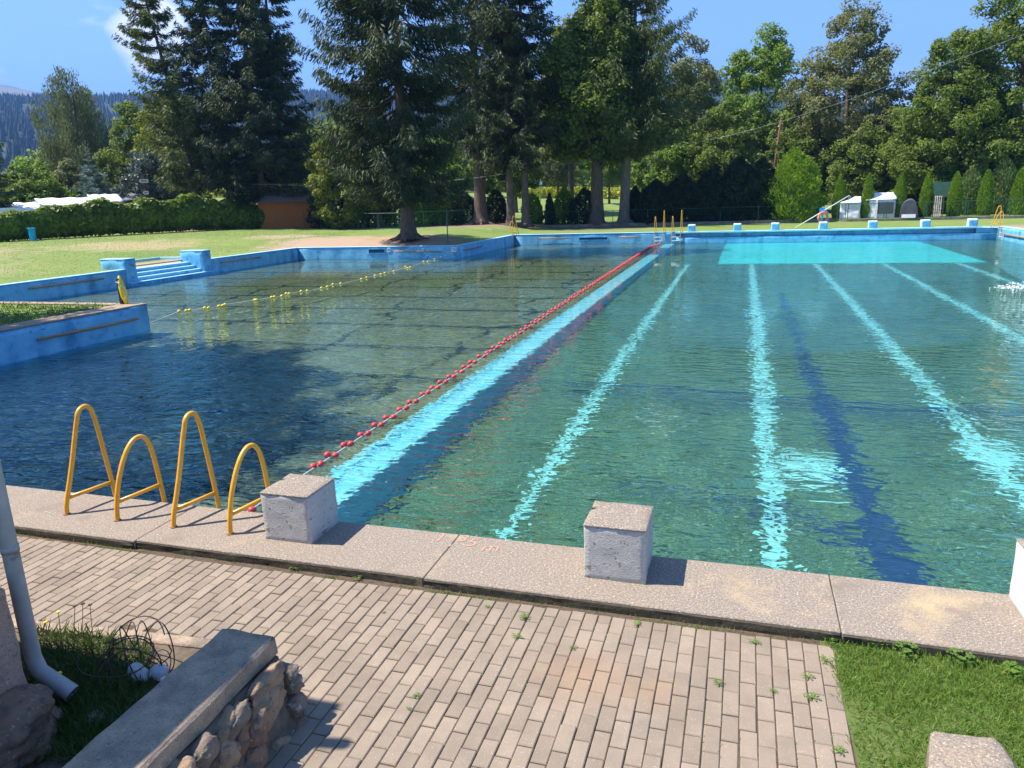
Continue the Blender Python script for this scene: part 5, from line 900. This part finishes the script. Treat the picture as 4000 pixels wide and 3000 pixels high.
conifer('spruce_tree', 0, 0, 22.8, 6.2, [(0, 4.2), (.1, 5.6), (.3, 5.8), (.5, 4.6), (.75, 2.6), (1, .25)], L['spruce_l'], .48, 'spruce with a pale grey trunk and upturned branch tips left of the red rope end', cg, dens=1.0, droop=.12, upt=.34, drape=.5, per=7, xy=(-10.4, 62.6), size=.36, levels=.5, bark='bark_l', lean=ln(1.2), flare=1.4)
conifer('spruce_tree', 0, 0, 26.5, 4.5, [(0, 3.0), (.12, 4.2), (.35, 3.8), (.6, 2.8), (.8, 1.6), (1, .2)], L['spruce_l'], .34, 'lighter leaning spruce at the left end of the dark group', cg, per=6, xy=(-51.2, 57.2), lean=ln(-3.6), upt=.34, droop=.1, drape=.35, size=.4, levels=.6, flare=1.6)
conifer('spruce_tree', 0, 0, 31, 4.8, [(0, 3.4), (.2, 4.0), (.5, 3.2), (.8, 1.7), (1, .2)], L['spruce'], .34, 'dark spruce second from the left in the dark group', cg, per=6, xy=(-48.2, 57.8), lean=ln(-.8), size=.42, levels=.6)
conifer('spruce_tree', 0, 0, 32, 3.8, [(0, 4.4), (.15, 5.6), (.35, 4.8), (.6, 3.4), (.8, 1.8), (1, .2)], L['spruce'], .38, 'widest dark spruce at the right of the dark group, over the orange shed', cg, per=7, xy=(-45.0, 58.5), lean=ln(-.2), size=.42, levels=.55, dens=1.0)
conifer('spruce_tree', 0, 0, 30, 3.2, [(0, 3.8), (.15, 4.4), (.35, 4.0), (.6, 2.8), (.8, 1.5), (1, .2)], L['spruce'], .34, 'dark spruce trunk in the shade behind the widest one', cg, per=6, xy=(-44.6, 61.8), size=.42, levels=.65)
conifer('spruce_tree', 0, 0, 17, 2.8, [(0, 3.2), (.3, 3.0), (.7, 1.5), (1, .1)], L['spruce_l'], .4, 'spruce half hidden left of the big spruce trunk with hanging sprays', cg, per=6, xy=(-33.5, 60), size=.4, levels=.55, drape=.7)
conifer('dark_fir', 0, 0, 13, 1.0, [(0, 1.9), (.3, 1.9), (.7, 1.0), (1, .1)], L['spruce'], .2, 'dark fir cut off by the left edge of the picture', None, xy=AZ(-30, 86), size=.32, levels=.5, droop=.2)
conifer('blue_spruce', 0, 0, 8.4, .5, [(0, 2.9), (.25, 2.5), (.6, 1.3), (1, .08)], L['blue'], .14, 'small silvery blue spruce behind the white awnings', None, xy=AZ(368, 92), size=.22, levels=.26, droop=.12, upt=.1, drape=.12, per=8, dens=1.2)
conifer('young_fir', 0, 0, 6.2, .3, [(0, 1.9), (.3, 1.5), (.7, .7), (1, .06)], L['spruce_l'], .1, 'small green fir between the blue spruce and the silvery tree', None, xy=AZ(480, 92), size=.2, levels=.28, droop=.1, drape=.12, per=8)
bg_ = 'broadleaf trees round the meadow'
def crown(H, r, lo=.25, top=.12, sh=.45): return [(H*lo, r*.45), (H*(lo+.12), r*.9), (H*sh, r), (H*.75, r*.72), (H*.92, r*.38), (H, r*top)]
broadleaf('birch_tree', 330, 112, crown(21.5, 5.8, .12), L['birch'], 130, .9, 17000, .26, .26, 'weeping birch with hanging grey green twigs left of the dark spruces', group=bg_, hang=1.25, lean=ln(.6))
broadleaf('maple_tree', 560, 104, crown(15.8, 4.4, .1), L['dec'], 70, 1.0, 9000, .27, .2, 'olive green tree just right of the weeping birch', group=bg_)
broadleaf('maple_tree', 690, 96, crown(16.2, 4.2, .08), L['dec_y'], 80, .9, 10000, .27, .2, 'yellow green maple glowing behind the left spruce trunks', group=bg_)
broadleaf('silver_tree', 608, 92, [(1.4, 3.0), (3., 4.2), (5.4, 4.0), (7.6, 2.6), (8.8, .6)], L['silver'], 80, .7, 12000, .17, .16, 'low round tree with silvery grey leaves behind the signpost', group=bg_)
for px, d, H, r, m_, lb in ((30, 100, 7.2, 5, 'dec', 'low olive tree at the far left behind the caravan'), (120, 100, 8.2, 4.2, 'dec_g', 'round green tree left of the blue spruce group'), (200, 112, 9.8, 3.6, 'dec_g', 'fresh green tree right in front of the weeping birch'), (285, 104, 8.4, 3., 'dec_w', 'brownish tinged tree beside the blue spruce')):
    broadleaf('small_tree', px, d, crown(H, r, .05), L[m_], 60, .7, 6500, .22, .14, lb, group=bg_)
broadleaf('maple_tree', 1345, 72, crown(9.5, 3.4, .05), L['dec_y'], 90, .7, 9500, .2, .18, 'bright yellow green tree between the dark spruces and the big spruce', group=bg_)
broadleaf('broadleaf_tree', 1180, 95, crown(11, 4, .05), L['dec'], 60, .9, 6500, .25, .18, 'green tree in the gap right of the widest dark spruce', group=bg_)
broadleaf('maple_tree', 1700, 82, crown(9.5, 4, .05), L['dec_g'], 80, .8, 8500, .22, .18, 'leafy green tree just right of the big spruce trunk', group=bg_)
broadleaf('broadleaf_tree', 1985, 84, crown(11, 3.8, .25), L['dec'], 60, .8, 7000, .24, .18, 'green tree behind the close pair of slim spruces', group=bg_)
broadleaf('oak_tree', 0, 0, crown(22.5, 5.2, .28, .2, .5), L['dec'], 200, 1.15, 26000, .24, .62, 'large dark trunked oak between the slim spruces and the pale trunked one', group=bg_, xy=(-12.8, 62.4), limbs=22, inner=.3, th=17)
broadleaf('broadleaf_tree', 2230, 92, crown(23, 4.6, .3, .25, .55), L['dec_y'], 150, 1.1, 15000, .28, .4, 'tall tree with autumn tinged top behind the dark trunked oak', group=bg_)
broadleaf('broadleaf_tree', 2010, 98, crown(22, 3.8, .35, .25, .6), L['dec'], 90, 1.1, 9000, .3, .36, 'tall green tree filling the sky gap above the slim spruces', group=bg_)
broadleaf('broadleaf_tree', 2690, 88, crown(19.5, 4.0, .2, .15, .5), L['dec_w'], 90, .95, 10000, .25, .3, 'tree with a brownish tip showing right of the pale trunked spruce', group=bg_)
broadleaf('broadleaf_tree', 2955, 92, crown(21.5, 5.6, .12, .1, .42), L['dec_g'], 150, 1.05, 17000, .26, .32, 'light green tree with a narrow top behind the utility pole', group=bg_)
broadleaf('broadleaf_tree', 3285, 88, [(4, 4), (6.5, 6.3), (10, 7.2), (13.5, 6.8), (16, 5.0), (19, 3.3), (22, 2.2), (23.2, .7)], L['dec_w'], 230, .95, 23000, .23, .36, 'tall tree with dry pale leaves right of the utility pole', group=bg_, inner=.2)
broadleaf('broadleaf_tree', 3690, 78, [(2.5, 4.2), (6, 5.6), (10, 5.2), (14, 3.5), (17, 2.0), (18.6, .6)], L['dec'], 180, .9, 20000, .22, .32, 'green tree with a pointed top behind the fifth columnar thuja', group=bg_, inner=.25)
broadleaf('broadleaf_tree', 3935, 80, [(2.5, 4.6), (7, 6.2), (12, 6.4), (17, 5.4), (22, 4.4), (26, 1.5)], L['dec'], 220, 1.0, 24000, .23, .38, 'tallest green tree, at the right edge of the picture', group=bg_, inner=.25)
broadleaf('broadleaf_tree', 3480, 92, crown(11.5, 4.4, .05), L['dec_w'], 80, .9, 8500, .24, .2, 'low tree with pale leaves above the white tents', group=bg_)
for px, d, H, r, m_, lb in ((2620, 84, 11.5, 4.2, 'dec_g', 'low bright tree behind the left end of the dark hedge bushes'), (2820, 82, 12, 4.2, 'dec', 'mid height tree behind the middle of the dark hedge bushes'), (3120, 86, 12, 4.4, 'dec', 'low green tree left of the first columnar thuja'), (3390, 82, 9.5, 4.2, 'dec', 'dark low tree behind the first and second thujas'), (3560, 82, 9, 4, 'dec', 'dark low tree behind the third and fourth thujas'), (2380, 120, 12.5, 3.8, 'dec_g', 'low leafy tree right of the dark oak trunk'), (2180, 120, 11.0, 3.6, 'dec_w', 'low grey green tree left of the dark oak trunk'), (3790, 78, 8.5, 4.2, 'dec_g', 'low yellow green tree behind the fifth and sixth thujas')):
    broadleaf('small_tree', px, d, crown(H, r, .3 if d == 120 else .04), L[m_], 80, .8, 8500, .24, .18, lb, group=bg_)
sg = 'bushes along the fence'
def pr_(H, r): return [(0, r*.7), (H*.2, r), (H*.55, r*.92), (H*.8, r*.6), (H, r*.1)]
for px, Y, H, r, m_, lb in ((1290, 58.5, 4.4, 2.0, 'dark', 'dark rounded bush right beside the orange shed'), (1475, 61.5, 4.2, 1.5, 'dark', 'dark conifer bush left of the big spruce trunk'), (1545, 62.5, 4.6, 1.4, 'thuja_l', 'paler conifer bush touching the big spruce trunk on its left'), (1655, 62.5, 3.8, 1.5, 'thuja', 'green conifer bush touching the big spruce trunk on its right'), (1735, 63, 3.6, 1.6, 'dec', 'leafy bush with pale leaves below the white van'), (1812, 63.5, 3.2, 1.4, 'dark', 'dark bush left of the root spread trunk'), (1940, 65, 3.2, 1.2, 'dark', 'dark bush right of the root spread trunk'), (2082, 63.2, 2.7, .95, 'thuja', 'rounded sunlit thuja bush right of the slim spruces'), (2205, 64.5, 3.4, 1.0, 'thuja', 'sunlit thuja bush behind the thin dark column'), (2285, 63.2, 3.2, 1.35, 'dark', 'wide dark thuja bush left of the oak trunk'), (2480, 64.2, 3.2, .85, 'dark', 'dark oval thuja right of the pale spruce trunk')):
    p = AY(px, 870, Y); shrub('conifer_bush', 0, 0, pr_(H, r), L[m_], 6000, .12, lb, group=sg, xy=(p.x, Y), up=.3)
for px, Y, H, r, m_, lb in ((2560, 63.4, 3.7, 1.7, 'dark', 'leftmost of the dark hedge bushes on the far side'), (2665, 63.8, 4.1, 1.8, 'dark', 'dark hedge bush behind the far yellow ladders'), (2775, 63.5, 4.4, 1.8, 'dark', 'dark hedge bush behind the first blue starting blocks'), (2880, 63.7, 5.4, 1.7, 'dark', 'taller dark hedge bush with a pointed top left of the pole foot'), (2970, 63.5, 5.2, 1.6, 'dark', 'dark hedge bush under the utility pole'), (3090, 63.2, 5.9, 2.15, 'thuja', 'tallest sunlit hedge bush at the right end of the dark bushes')):
    p = AY(px, 870, Y); shrub('hedge_bush', 0, 0, [(0, r*.95), (H*.3, r*1.08), (H*.55, r), (H*.78, r*.62), (H, r*.08)], L[m_], 11000, .14, lb, group='dark hedge bushes along the far fence', xy=(p.x, Y), up=.45, lump=.05)
p = AY(2148, 870, 62.5); shrub('columnar_thuja', 0, 0, [(0, .48), (1., .5), (2.2, .3), (2.9, .03)], L['dark'], 3500, .09, 'thin dark columnar thuja left of centre', 'thuja', sg, xy=(p.x, 62.5), up=.8, noise_=.03)
for k, (px, pyt, w_) in enumerate(((3272, 685, 48), (3383, 678, 46), (3508, 680, 52), (3612, 678, 50), (3724, 672, 52), (3842, 664, 52), (3972, 655, 60))):
    p = AY(px, 840, 62.9+.1*math.sin(k)); top = AY(px, pyt, 62.9).z; H = top-.2; r = w_/2/2878*66*.9
    shrub('columnar_thuja', 0, 0, [(0, r*.8), (H*.15, r), (H*.5, r*.92), (H*.78, r*.62), (H*.93, r*.3), (H, .03)], L['thuja'], 7500, .085, ('first', 'second', 'third', 'fourth', 'fifth', 'sixth', 'seventh')[k]+' from the left of the bright green columnar thujas along the right fence', 'thuja', 'columnar thujas along the right fence', up=.9, noise_=.035, xy=(p.x, 62.9))
for px, Y, H, r, lb in ((3775, 65.5, 3.9, 1.1, 'broad pale green thuja between the fifth and sixth columns'), (3815, 66.5, 4.3, 1.1, 'taller pale thuja just left of the sixth column'), (3900, 65.5, 4.6, 1.2, 'broad pale thuja between the sixth and seventh columns'), (3760, 68, 3.6, 1.0, 'small pale thuja just right of the fifth column')):
    p = AY(px, 860, Y); shrub('broad_thuja', 0, 0, [(0, r*.8), (H*.3, r), (H*.7, r*.75), (H, .05)], L['thuja_l'], 6000, .1, lb, 'thuja', 'pale broad thujas behind the right fence', up=.7, xy=(p.x, Y), noise_=.06)
# tree outside the frame at the left: it shades the peninsula and the water before it
broadleaf('lime_tree', 0, 0, [(5, 3), (9, 5.4), (14, 6.4), (19, 6.4), (22, 4.2), (24, 1.5)], L['dec'], 190, 1.4, 22000, .32, .4, 'broad lime tree on the peninsula outside the left edge', group=None, xy=(-24.8, 2.6), z0=0)
# distant woods: too many and too far to count
def wood(name, n, rmin, rmax, amin, amax, hmin, hmax, m, leaf=90, size=1.1, zfun=None):
    Ps = []; Us = []; Vs = []
    for _ in range(n):
        r = math.sqrt(random.uniform(rmin**2, rmax**2)); a = R(random.uniform(amin, amax)); x, y = r*math.sin(a), r*math.cos(a)+CY; H = random.uniform(hmin, hmax); z = (zfun or (lambda x, y, r, a: gz(x, y)))(x, y, r, a); rr = H*random.uniform(.28, .42); k = leaf
        d = rdir(k); q = np.array([x, y, z+H*.55])+d*np.array([rr, rr, H*.48])*(1-.35*RNG.uniform(0, 1, (k, 1))**2)*(1+.2*np.sin(d[:, :1]*7)); N = d+rdir(k)*.5; N /= np.linalg.norm(N, axis=1, keepdims=True); U = perp(N, k); V = np.cross(N, U); s = (size*H/10*RNG.uniform(.5, 1.2, k))[:, None]; Ps.append(q); Us.append(U*s); Vs.append(V*s*.8)
    return tag(cards(name, np.concatenate(Ps), np.concatenate(Us), np.concatenate(Vs), m), kind='stuff')
wood('far_wood', 420, 270, 620, -60, -34, 7, 13, L['wood'], 90, .9, lambda x, y, r, a: hz(r, math.degrees(a))-1)
wood('far_wood', 330, 250, 480, -34, 22, 8, 15, L['wood'], 90, .9, lambda x, y, r, a: (hz(r, math.degrees(a)) if r > 262 else gz(x, y))-1)
wood('meadow_wood', 70, 195, 250, -32, -15, 12, 19, L['dec'], 330, .55); wood('meadow_wood', 80, 175, 250, -15, 20, 12, 18, L['dec'], 330, .55); wood('meadow_wood', 26, 110, 140, 5, 24, 8, 12, L['dec'], 500, .42); wood('meadow_wood', 26, 120, 150, -60, -47, 6, 9, L['dec_g'], 420, .45)
V_ = []; F_ = []
for _ in range(30000):       # conifers on the hillsides and along the skyline
    a = random.uniform(-62, 24); r = random.uniform(560, 2100) if random.random() < .6 else random.uniform(1700, 2110); x, y = r*math.sin(R(a)), r*math.cos(R(a))+CY; z = hz(r, a)-2; h = random.uniform(7, 15)*(1+r/4000); w = h*random.uniform(.2, .34); b0 = len(V_)
    V_ += [(x+w*math.cos(q*1.2566), y+w*math.sin(q*1.2566), z) for q in range(5)]+[(x, y, z+h)]; F_ += [(b0+q, b0+(q+1) % 5, b0+5) for q in range(5)]
me = bpy.data.meshes.new('hill_forest'); me.from_pydata(V_, [], F_); me.materials.append(leaf_mat('hill_conifers', (.016, .032, .018), (.032, .055, .025), (.055, .08, .035), 0)); tag(link(bpy.data.objects.new('hill_forest', me)), kind='stuff')

def strip(name, az0, az1, r0_, r1_, h, n, m):
    a = R(1)*RNG.uniform(az0, az1, n); r = RNG.uniform(r0_, r1_, n); x = r*np.sin(a); y = r*np.cos(a)+CY; z = np.array([gz(q, w_) for q, w_ in zip(x, y)])+RNG.uniform(0, h, n); P = np.stack([x, y, z], 1); N = rdir(n); U = perp(N, n); s = .38*RNG.uniform(.5, 1.3, n)[:, None]; V = np.cross(N, U)
    return tag(cards(name, P, U*s, V*s, m), kind='stuff')
strip('yellow_field', -47, -36, 185, 225, 1.5, 5000, L['field']); strip('yellow_field', -17, -8, 146, 156, 1.9, 3500, L['field'])

# ---------------------------------------------------------------- air
hv = bpy.data.materials.new('valley_haze'); hv.use_nodes = True; t = hv.node_tree; t.nodes.clear(); o_ = t.nodes.new('ShaderNodeOutputMaterial'); pv = t.nodes.new('ShaderNodeVolumePrincipled')
pv.inputs['Color'].default_value = (.20, .42, 1, 1); pv.inputs['Density'].default_value = 1.9e-4; t.links.new(pv.outputs[0], o_.inputs['Volume'])
tag(MB().box(-8000, -2500, -60, 8000, 8200, 1250).build('haze', hv), kind='stuff')
